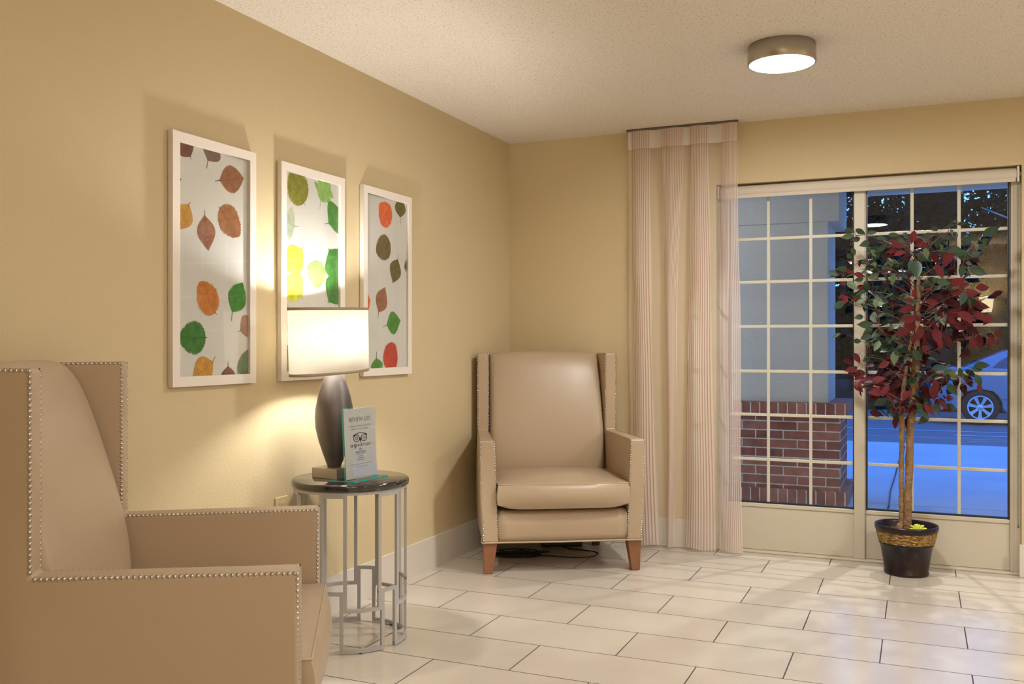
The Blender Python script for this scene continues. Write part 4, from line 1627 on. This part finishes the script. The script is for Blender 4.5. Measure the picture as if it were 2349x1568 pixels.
# shredded fill
b = MB()
random.seed(21)
vs, fs = [], []
nr, na = 7, 36
for j in range(nr + 1):
    for i in range(na):
        r = 0.131 * j / nr
        a = 2 * PI * i / na
        vs.append((r * math.cos(a), r * math.sin(a), 0.205 + random.uniform(-0.008, 0.010) + 0.016 * (1 - j / nr)))
for j in range(nr):
    for i in range(na):
        k = (i + 1) % na
        fs.append((j * na + i, j * na + k, (j + 1) * na + k, (j + 1) * na + i))
b.add(vs, fs, M['moss'], True)
for k in range(120):
    a, r = random.uniform(0, 2 * PI), 0.115 * math.sqrt(random.random())
    x, y = r * math.cos(a), r * math.sin(a)
    d = random.uniform(0, PI)
    l = random.uniform(0.012, 0.03)
    z = 0.214
    b.tube([(x, y, z), (x + l * math.cos(d) * 0.5, y + l * math.sin(d) * 0.5, z + random.uniform(0.004, 0.016)), (x + l * math.cos(d), y + l * math.sin(d), z)], 0.0016, M['moss'], 4)
b.build('shredded_fill', pt)

CR = Vector((0.91762, 0.39749, 0))                 # sideways across the view, used to describe the crown


def TP(u, z, d=0.0):
    """crown coordinates: u sideways, d depth away from the viewer"""
    return Vector((CR.x * u - CR.y * d, CR.y * u + CR.x * d, z))


def trunk(pts, r):
    b = MB()
    fine, rs = [], []
    rnd = random.Random(5)
    for k in range(len(pts) - 1):
        for q in range(8):
            t = q / 8
            fine.append(Vector(pts[k]).lerp(Vector(pts[k + 1]), t) + Vector((rnd.uniform(-1, 1), rnd.uniform(-1, 1), 0)) * 0.0016)
            rs.append((r[k] * (1 - t) + r[k + 1] * t) * (1 + rnd.uniform(-0.09, 0.11)))
    fine.append(Vector(pts[-1]))
    rs.append(r[-1])
    b.tube(fine, rs, M['bark'], 12)
    return b


T1 = [TP(0.004, 0.205, 0.0), TP(0.010, 0.45, 0.0), TP(0.022, 0.75, 0.0), TP(0.045, 1.02, 0.0), TP(0.058, 1.25, 0.0), TP(0.062, 1.48, 0), TP(0.064, 1.62, 0)]
T2 = [TP(-0.040, 0.205, 0.010), TP(-0.022, 0.26, 0.012), TP(-0.020, 0.50, 0.012), TP(-0.020, 0.78, 0.010), TP(-0.012, 0.95, 0.01), TP(0.006, 1.10, 0.004), TP(0.030, 1.24, 0.0)]
trunk(T1, [0.021, 0.020, 0.019, 0.020, 0.014, 0.010, 0.006]).build('trunk', pt)
trunk(T2, [0.024, 0.014, 0.013, 0.014, 0.011, 0.009, 0.006]).build('trunk', pt)

lv = {'green': MB(), 'red': MB()}
tw = MB()
rnd = random.Random(9)
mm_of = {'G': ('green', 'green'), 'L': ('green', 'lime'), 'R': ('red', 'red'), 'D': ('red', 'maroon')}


def add_leaf(c, ctr, dirv, nrm, L, wf=0.50):
    part, mk = mm_of[c]
    d = dirv.normalized()
    n = (nrm - d * nrm.dot(d)).normalized()
    s = d.cross(n)
    base = ctr - d * L * 0.5
    N = 8
    ts = [0, 0.10, 0.24, 0.40, 0.56, 0.72, 0.86, 1.0]
    ws = [0.0, 0.52, 0.88, 1.0, 0.90, 0.62, 0.26, 0.0]
    W = L * wf / 2
    droop = rnd.uniform(-0.10, 0.22) * L
    fold = rnd.uniform(0.05, 0.30)
    vs = []
    for t, w in zip(ts, ws):
        c0 = base + d * L * t - n * droop * (t - 0.3) ** 2
        vs += [c0, c0 + s * W * w + n * fold * W * w, c0 - s * W * w + n * fold * W * w]
    fs = []
    for i in range(N - 1):
        a, e = i * 3, (i + 1) * 3
        fs += [(a, e, e + 1, a + 1), (a, a + 2, e + 2, e)]
    lv[part].add(vs, fs, M[mk], True)
    return base


def clampy(p):
    w = p.y + PY
    if w > 5.465:
        p.y = 5.465 - PY
    return p


tips = []
leafbase = []
for r_ in LEAVES.split(';'):
    c, dx, dy, z, a, L = r_.split(',')
    ctr = Vector((float(dx), float(dy), float(z)))
    a = R(float(a))
    dirv = CR * math.cos(a) - Vector((0, 0, 1)) * math.sin(a) + Vector((CR.y, -CR.x, 0)) * rnd.uniform(-0.25, 0.45)
    view = (CAM - (ctr + Vector((PX, PY, 0)))).normalized()
    nrm = view + Vector((rnd.uniform(-1, 1), rnd.uniform(-0.4, 0.4), rnd.uniform(-0.2, 1.1))) * 0.55
    leafbase.append(add_leaf(c, ctr, dirv, nrm, float(L) * rnd.uniform(1.0, 1.2)))
# more leaves in the depth of the crown
zones = [(-0.18, 1.60, 0.16, 0.10, 'GGGLR'), (0.12, 1.62, 0.20, 0.09, 'GRDGG'), (-0.15, 1.42, 0.17, 0.12, 'GGLDG'), (0.16, 1.42, 0.18, 0.13, 'RDRGD'), (0.22, 1.28, 0.17, 0.11, 'DRRDR'),
         (-0.12, 1.22, 0.17, 0.10, 'GLGDG'), (0.02, 1.12, 0.14, 0.09, 'DGRD'), (-0.14, 1.00, 0.14, 0.07, 'RDDR'), (0.16, 1.02, 0.15, 0.06, 'GDRG'), (-0.06, 0.88, 0.12, 0.05, 'RGD'), (0.14, 0.88, 0.09, 0.05, 'RDG')]
for (u0, z0, su, sz, cc) in zones:
    for k in range(30):
        u, z = rnd.gauss(u0, su * 0.55), rnd.gauss(z0, sz * 0.6)
        d = rnd.uniform(-0.12, 0.16)
        ctr = clampy(TP(u, z, d))
        th = rnd.uniform(0, 2 * PI)
        dirv = Vector((math.cos(th), math.sin(th) * 0.6, rnd.uniform(-0.9, 0.2)))
        nrm = Vector((rnd.uniform(-1, 1), rnd.uniform(-1, 0.2), rnd.uniform(0, 1)))
        if ctr.y + PY + 0.04 * abs(dirv.y) > 5.44:
            ctr.y = 5.43 - PY
        leafbase.append(add_leaf(rnd.choice(cc), ctr, dirv, nrm, rnd.uniform(0.052, 0.082)))
for m_ in lv.values():
    m_.v = [(x, min(y, 5.487 - PY), z) for x, y, z in m_.v]
# branches: trunk -> hub -> leaves
hubs = []
for k in range(46):
    best, bd = None, -1
    for p in leafbase:
        dmin = min([(p - h).length for h in hubs] or [1.0])
        if dmin > bd:
            bd, best = dmin, p
    hubs.append(best.copy())


def trunk_at(z):
    for a, e in zip(T1[:-1], T1[1:]):
        if a.z <= z <= e.z:
            return a.lerp(e, (z - a.z) / (e.z - a.z))
    return T1[-1] if z > 1 else T1[0]


for h_ in hubs:
    out = math.hypot(h_.x, h_.y)
    s0 = trunk_at(max(0.80, min(1.60, h_.z - 0.10 - 0.15 * out)))
    hub = h_.lerp(s0, 0.16)
    mid = s0.lerp(hub, 0.5) + Vector((0, 0, 0.04 + 0.05 * rnd.random()))
    pts = []
    for q in range(9):
        t = q / 8
        pts.append(s0 * (1 - t) ** 2 + mid * 2 * t * (1 - t) + hub * t * t)
    tw.tube([clampy(p) for p in pts], [0.0027 - 0.0017 * q / 8 for q in range(9)], M['twig'], 5)
    h_.xyz = hub
for p in leafbase:
    h_ = min(hubs, key=lambda q: (q - p).length)
    m_ = h_.lerp(p, 0.5) + Vector((0, 0, 0.012))
    tw.tube([h_, m_, p], [0.0009, 0.0008, 0.0006], M['twig'], 4, caps=False)
g = lv['green'].build('green_leaves', pt)
g['label'] = 'green leaves of the tree'
g = lv['red'].build('red_leaves', pt)
g['label'] = 'red and maroon leaves of the tree'
tw.v = [(x, min(y, 5.485 - PY), z) for x, y, z in tw.v]
tw.build('branches', pt)

# artificial daisy lying in the pot
fl = thing('artificial_flower', 'lime-yellow daisy lying in the dark pot at the foot of the tree', 'flower', (PX + 0.056, PY - 0.088, 0.240), 0)
b = MB()
for k in range(22):
    a = 2 * PI * k / 22
    l = 0.040 + 0.004 * math.sin(k * 2.3)
    up = 0.012 if k % 2 else 0.006
    ca, sa = math.cos(a), math.sin(a)
    vs = []
    for t, w in ((0.18, 0.35), (0.5, 0.9), (0.8, 1.0), (0.95, 0.7), (1.0, 0.1)):
        for s in (-1, 0, 1):
            vs.append((ca * l * t - sa * s * w * 0.0052, sa * l * t + ca * s * w * 0.0052, up * math.sin(t * 2.2) + (0.0012 if s else 0)))
    fs = []
    for i in range(4):
        for s in range(2):
            fs.append((i * 3 + s, i * 3 + s + 1, i * 3 + s + 4, i * 3 + s + 3))
    b.add(vs, fs, M['petal'], True)
o = b.build('petals', fl)
o.rotation_euler = (R(38), 0, 0)
b = MB()
b.lathe([(0.0005, 0.010), (0.007, 0.008), (0.010, 0.003), (0.008, 0.0)], M['print_orange'], 16)
o = b.build('flower_center', fl)
o.rotation_euler = (R(38), 0, 0)


# ================================================================== OUTSIDE
b = MB()
b.box((-14, YB + 0.14, -0.12), (16, 7.62, -0.015), M['concrete'])
b.box((-14, 7.632, -0.12), (16, 12.42, -0.015), M['concrete'])
b.box((-14, 7.61, -0.12), (16, 7.64, -0.022), M['asphalt'])
o = b.build('patio_slab')
o['kind'] = 'structure'
b = MB()
b.add([(-30, 12.41, -0.03), (34, 12.41, -0.03), (34, 17.0, -0.26), (-30, 17.0, -0.26), (-30, 22.5, -0.28), (34, 22.5, -0.28)], [(0, 1, 2, 3), (3, 2, 5, 4)], M['asphalt'])
o = b.build('parking_lot')
o['kind'] = 'structure'
b = MB()
b.box((-40, 22.5, -0.5), (44, 48, -0.16), M['treeleaf'])
o = b.build('lawn')
o['kind'] = 'structure'
b = MB()
hv, hf = [], []
for i in range(41):
    x = -50 + 3.0 * i
    for (y, z) in ((38.0, -0.2), (42.0, 1.2), (47.0, 3.4), (54.0, 4.6), (60.0, 5.0)):
        hv.append((x, y, z * (1 + 0.10 * math.sin(i * 1.7 + y))))
for i in range(40):
    for k in range(4):
        hf.append((i * 5 + k, (i + 1) * 5 + k, (i + 1) * 5 + k + 1, i * 5 + k + 1))
b.add(hv, hf, M['skyblock'], True)
o = b.build('sky_block_slope')  # added dark slope that blocks the bright low sky behind the trees
o['kind'] = 'structure'
b = MB()
zof = lambda y: -0.03 - (y - 12.41) * 0.23 / 4.59 if y < 17 else -0.26 - (y - 17) * 0.02 / 5.5
for (xa, ya, xb, yb, w) in ((-2.5, 14.55, 5.2, 14.35, 0.09), (0.6, 13.75, 5.0, 14.6, 0.09), (0.5, 15.7, 1.5, 15.65, 0.22), (-6, 17.2, 8, 17.15, 0.10)):
    b.add([(xa, ya, zof(ya) + 0.004), (xb, yb, zof(yb) + 0.004), (xb, yb + w, zof(yb + w) + 0.004), (xa, ya + w, zof(ya + w) + 0.004)], [(0, 1, 2, 3)], M['roadpaint'])
o = b.build('parking_lines')
o['kind'] = 'structure'

# brick pier carrying the canopy
pr = thing('brick_pier', 'stucco pier on a red brick base seen through the left door leaf', 'pillar', (-0.53, 7.29, 0))
W_, D_ = 3.0, 0.70
b = MB()
b.box((-W_, 0, 0.068), (0, D_, 0.700), M['brick'])
b.build('brick_base', pr)
b = MB()
b.box((-W_ - 0.05, -0.035, -0.010), (0.050, D_ + 0.05, 0.105), M['soldier'])
b.build('brick_plinth', pr, bevel=(0.008, 2))
b = MB()
b.box((-W_ - 0.05, -0.035, 0.655), (0.050, D_ + 0.05, 0.752), M['soldier'])
b.build('brick_cap', pr, bevel=(0.008, 2))
b = MB()
b.box((-W_, 0.02, 0.75), (-0.085, D_ - 0.04, 2.10), M['stucco'])
b.build('stucco_shaft', pr, bevel=(0.008, 2))
b = MB()
b.box((-W_ - 0.05, 0.010, 2.095), (-0.005, D_ + 0.03, 2.62), M['stucco'])
b.build('stucco_capital', pr, bevel=(0.008, 2))

b = MB()
b.box((-9, YB + 0.14, 2.56), (7, 8.0, 2.72), M['soffit'])
b.box((-0.45, 7.84, 2.365), (7, 8.0, 2.60), M['soffit'])
cs = b.build('entrance_canopy')
tag(cs, kind='structure')
dl = thing('canopy_downlight', 'recessed downlight in the entrance canopy outside the glass door', 'ceiling light', (-0.03, 6.35, 2.56))
b = MB()
b.lathe([(0.075, 0.0), (0.085, -0.004), (0.088, -0.010), (0.078, -0.012), (0.070, -0.006), (0.068, 0.0)], M['nickel'], 32, caps=False)
b.build('trim_ring', dl)
b = MB()
b.lathe([(0.0005, -0.003), (0.069, -0.003)], M['sconceglow'], 32, caps=False)
b.build('lens', dl)

b = MB()
b.tube([(-0.235, 6.5, -0.010), (-0.220, 7.0, -0.010), (-0.205, 7.5, -0.010), (-0.215, 8.3, -0.010), (-0.20, 9.2, -0.010), (-0.19, 10.4, -0.010), (-0.15, 11.9, -0.010)], 0.006, M['cable'], 6)
o = b.build('ground_cable')
tag(o, 'thin dark cable lying across the concrete outside the right door leaf', 'cable')

# ------------------------------------------------------------------ parked car, tail to the left
cx0, cy0, cg = 0.15, 18.78, -0.262
car = thing('car', 'blue-grey saloon car parked outside behind the tree', 'car', (cx0, cy0, cg))
CW = 1.70


def arch(xc, r, n=10):
    return [(xc + r * math.cos(PI * (1 - i / n)), 0.31 + r * math.sin(PI * (1 - i / n))) for i in range(n + 1)]


prof = [(0.05, 0.26), (0.0, 0.42), (0.02, 0.58), (0.05, 0.78), (0.09, 0.93), (0.16, 1.00), (0.40, 1.035), (0.75, 1.03), (1.6, 1.0), (3.0, 0.98), (3.5, 0.93), (4.1, 0.82), (4.40, 0.68), (4.50, 0.50), (4.46, 0.27)]
bottom = [(3.90, 0.22)] + arch(3.52, 0.355)[::-1] + [(3.12, 0.20), (1.30, 0.20)] + arch(0.86, 0.355)[::-1] + [(0.45, 0.24)]
bottom = [p for p in bottom if p[1] > 0.1]
loop = prof + bottom
b = MB()
n = len(loop)
vs = []
for (y, inset) in ((0.0, 0.03), (0.06, 0.0), (CW - 0.06, 0.0), (CW, 0.03)):
    for (x, z) in loop:
        f = inset
        zz = z - f * (1 if z > 0.6 else 0)
        vs.append((x + f * (1 if x < 1 else -1) * (1 if (x < 0.2 or x > 4.3) else 0), y + (0.07 if z > 0.85 else 0.0) * (1 if y < 1 else -1) * (1 if y in (0.0, CW) else 0.3), zz))
fs = []
for j in range(3):
    for i in range(n):
        k = (i + 1) % n
        fs.append((j * n + i, j * n + k, (j + 1) * n + k, (j + 1) * n + i))
fs.append(tuple(range(n))[::-1])
fs.append(tuple(range(3 * n, 4 * n)))
b.add(vs, fs, M['carpaint'], True)
b.build('body', car, bevel=(0.02, 2, 30), weld=True)
# greenhouse
gb = [(0.58, 1.02), (1.02, 1.22), (1.32, 1.345), (1.60, 1.395), (1.95, 1.405), (2.25, 1.375), (2.7, 1.20), (3.08, 0.97)]
b = MB()
vs = []
for side in (0, 1):
    for (x, z) in gb:
        t = (z - 0.97) / 0.44
        y = 0.08 + 0.20 * t
        vs.append((x, y if side == 0 else CW - y, z))
n = len(gb)
fs = [(i, i + 1, n + i + 1, n + i) for i in range(n - 1)] + [tuple(range(n))[::-1], tuple(range(n, 2 * n)), (0, n, 2 * n - 1, n - 1)]
b.add(vs, fs, M['carpaint'], True)
b.build('roof', car, bevel=(0.03, 3, 25), weld=True)


def side_glass(pts, m, name, off=-0.004):
    b = MB()
    v = [(x, 0.08 + 0.20 * (z - 0.97) / 0.44 + off, z) for x, z in pts] + [(x, 0.08 + 0.20 * (z - 0.97) / 0.44 + 0.02, z) for x, z in pts]
    k = len(pts)
    b.add(v, [tuple(range(k)), tuple(range(k, 2 * k))[::-1]] + [(i, i + k, (i + 1) % k + k, (i + 1) % k) for i in range(k)], m)
    return b.build(name, car)


side_glass([(1.06, 1.025), (1.16, 1.13), (1.34, 1.245), (1.56, 1.30), (1.72, 1.315), (1.72, 1.02)], M['carglass'], 'window')
side_glass([(1.79, 1.02), (1.79, 1.318), (2.0, 1.315), (2.22, 1.285), (2.50, 1.16), (2.78, 1.01)], M['carglass'], 'window')
b = MB()
p0, p1 = gb[0], gb[2]
v = []
for (x, z, yi) in ((0.66, 1.066, 0.22), (1.26, 1.330, 0.34)):
    v += [(x - 0.012, yi, z + 0.012), (x - 0.012, CW - yi, z + 0.012)]
v2 = [(a + 0.02, c, d - 0.02) for a, c, d in v]
b.add(v + v2, [(0, 2, 3, 1), (4, 5, 7, 6), (0, 4, 6, 2), (1, 3, 7, 5), (0, 1, 5, 4), (2, 6, 7, 3)], M['carglass'])
b.build('rear_window', car)
for yy in (0.012, CW - 0.20):
    b = MB()
    b.box((-0.012, yy, 0.74), (0.13, yy + 0.19, 0.90), M['tail'])
    b.build('tail_light', car, bevel=(0.02, 2))
b = MB()
b.box((1.52, -0.018, 0.835), (1.72, 0.012, 0.860), M['carpaint'])
b.build('door_handle', car, bevel=(0.008, 2))
b = MB()
b.box((1.18, -0.010, 0.46), (3.10, 0.01, 0.50), M['carpaint'])
b.build('side_moulding', car, bevel=(0.008, 2))
b = MB()
b.box((-0.025, 0.06, 0.40), (0.12, CW - 0.06, 0.56), M['carpaint'])
b.build('rear_bumper', car, bevel=(0.03, 3))


def wheel(x, y, s):
    b = MB()
    pr_ = [(0.21, -0.095), (0.27, -0.105), (0.302, -0.095), (0.312, -0.06), (0.312, 0.06), (0.302, 0.095), (0.27, 0.105), (0.21, 0.095)]
    b.lathe(pr_, M['tyre'], 40, caps=False)
    b.v = [(x + a, y + s * c, 0.312 + d) for a, d, c in b.v]
    o = b.build('wheel', car)
    b = MB()
    b.lathe([(0.215, -0.09), (0.212, -0.10), (0.190, -0.098), (0.188, -0.07), (0.19, 0.0)], M['rim'], 40, caps=False)
    b.lathe([(0.0005, -0.085), (0.045, -0.085), (0.055, -0.075), (0.055, -0.03)], M['rim'], 24, caps=False)
    for k in range(7):
        a = 2 * PI * k / 7 + 0.2
        ca, sa = math.cos(a), math.sin(a)
        vv = []
        for (r, w, z) in ((0.04, 0.022, -0.080), (0.12, 0.024, -0.088), (0.195, 0.036, -0.094)):
            vv += [(ca * r - sa * w, sa * r + ca * w, z), (ca * r + sa * w, sa * r - ca * w, z), (ca * r + sa * w, sa * r - ca * w, z + 0.03), (ca * r - sa * w, sa * r + ca * w, z + 0.03)]
        ff = []
        for i in range(2):
            for q in range(4):
                q2 = (q + 1) % 4
                ff.append((i * 4 + q, i * 4 + q2, i * 4 + 4 + q2, i * 4 + 4 + q))
        b.add(vv, ff, M['rim'])
    b.lathe([(0.0005, -0.02), (0.20, -0.02)], M['tyre'], 32, caps=False)
    b.v = [(x + a, y + s * c, 0.312 + d) for a, d, c in b.v]
    b.build('rim', o)


for xx in (0.86, 3.52):
    wheel(xx, 0.105, 1)
    wheel(xx, CW - 0.105, -1)


# ------------------------------------------------------------------ trees beyond the car park
def tree(name, label, x, y, h, r, n, seed, zc=0.62, leafs=0.22, bark='treedark', lean=0.0, group=None):
    rnd = random.Random(seed)
    t = thing(name, label, 'tree', (x, y, -0.2), 0, group)
    b = MB()
    pts = [(lean * k * h * 0.2 + 0.06 * math.sin(k * 1.3 + seed), 0.04 * math.cos(k * 2 + seed), h * 0.88 * k / 8) for k in range(9)]
    b.tube(pts, [0.16 * (1 - 0.85 * k / 8) * (h / 8) for k in range(9)], M[bark], 10)
    b.build('trunk', t)
    b = MB()
    cz, rz = h * zc, h * (1 - zc) * 1.02
    blobs = []
    for k in range(26):
        a, u = rnd.uniform(0, 2 * PI), rnd.uniform(-1, 1)
        q = rnd.random() ** 0.5 * 0.85
        s_ = math.sqrt(1 - u * u)
        blobs.append((r * q * s_ * math.cos(a), r * q * s_ * math.sin(a), cz + rz * q * u, rnd.uniform(0.25, 0.42)))
    for k in range(n):
        bx, by, bz, br = rnd.choice(blobs)
        g = [rnd.gauss(0, 1) for _ in range(3)]
        L = math.sqrt(sum(c * c for c in g)) or 1
        q = br * rnd.random() ** 0.4
        c = Vector((bx + g[0] / L * q * r, by + g[1] / L * q * r, bz + g[2] / L * q * rz))
        e = Vector((rnd.gauss(0, 1), rnd.gauss(0, 1), rnd.gauss(0, 1))).normalized()
        f = e.orthogonal().normalized()
        s_ = leafs * rnd.uniform(0.6, 1.3)
        b.add([c - e * s_, c + f * s_ * 0.45, c + e * s_, c - f * s_ * 0.45], [(0, 1, 2, 3)], M['treeleaf'])
    b.build('crown', t)
    return t


LBL = 'dark leafy tree beyond the car park with bits of dusk sky between its leaves'
rt = random.Random(77)
for (yr, x0, n_, sp, h_, zc, lf) in ((26.4, -3.2, 11, 2.95, 9.4, 0.58, 0.11), (29.5, -1.8, 10, 2.95, 8.6, 0.54, 0.13), (32.8, -3.6, 11, 3.0, 7.6, 0.53, 0.15)):
    for k in range(n_):
        tree('leafy_tree', LBL, x0 + sp * k + rt.uniform(-0.06, 0.06), yr + rt.uniform(-0.05, 0.05), h_ + rt.uniform(-0.5, 0.6), 1.36, 3300, 100 + k + int(yr) * 20, zc, lf, group='dark trees beyond the car park')
# shrubs closing the view under the crowns
for k in range(13):
    tree('shrub', 'dark shrub under the trees beyond the car park', -3.6 + 2.55 * k, 23.4 + rt.uniform(-0.05, 0.05), 4.0 + rt.uniform(-0.3, 0.4), 1.10, 3600, 300 + k, 0.47, 0.15, group='dark shrubs under the trees')

# pale slender tree close behind the car
pl = thing('slender_tree', 'slender pale-barked tree standing right of the car behind the glass', 'tree', (3.05, 21.2, -0.28))
b = MB()
b.tube([(0.25, 0, 0), (0.18, 0, 1.2), (0.05, 0.02, 2.2), (-0.12, 0, 3.1), (-0.20, 0.02, 3.9), (-0.30, 0, 4.8), (-0.36, 0, 6.0)], [0.17, 0.15, 0.13, 0.11, 0.10, 0.085, 0.06], M['treebark'], 12)
b.build('trunk', pl)
for (p, q, r_) in (((-0.12, 0, 3.1), (-1.9, -0.2, 4.2), 0.035), ((0.12, 0, 1.6), (-0.9, 0.1, 2.55), 0.03), ((-0.05, 0, 2.6), (0.8, 0.1, 1.2), 0.028), ((-0.2, 0, 3.9), (0.9, 0.1, 5.0), 0.04)):
    b = MB()
    p, q = Vector(p), Vector(q)
    m_ = p.lerp(q, 0.5) + Vector((0, 0, 0.12))
    b.tube([p, p.lerp(m_, 0.5) + Vector((0, 0, 0.05)), m_, m_.lerp(q, 0.5), q], [r_, r_ * 0.85, r_ * 0.7, r_ * 0.5, r_ * 0.3], M['treebark'], 7)
    b.build('branch', pl)
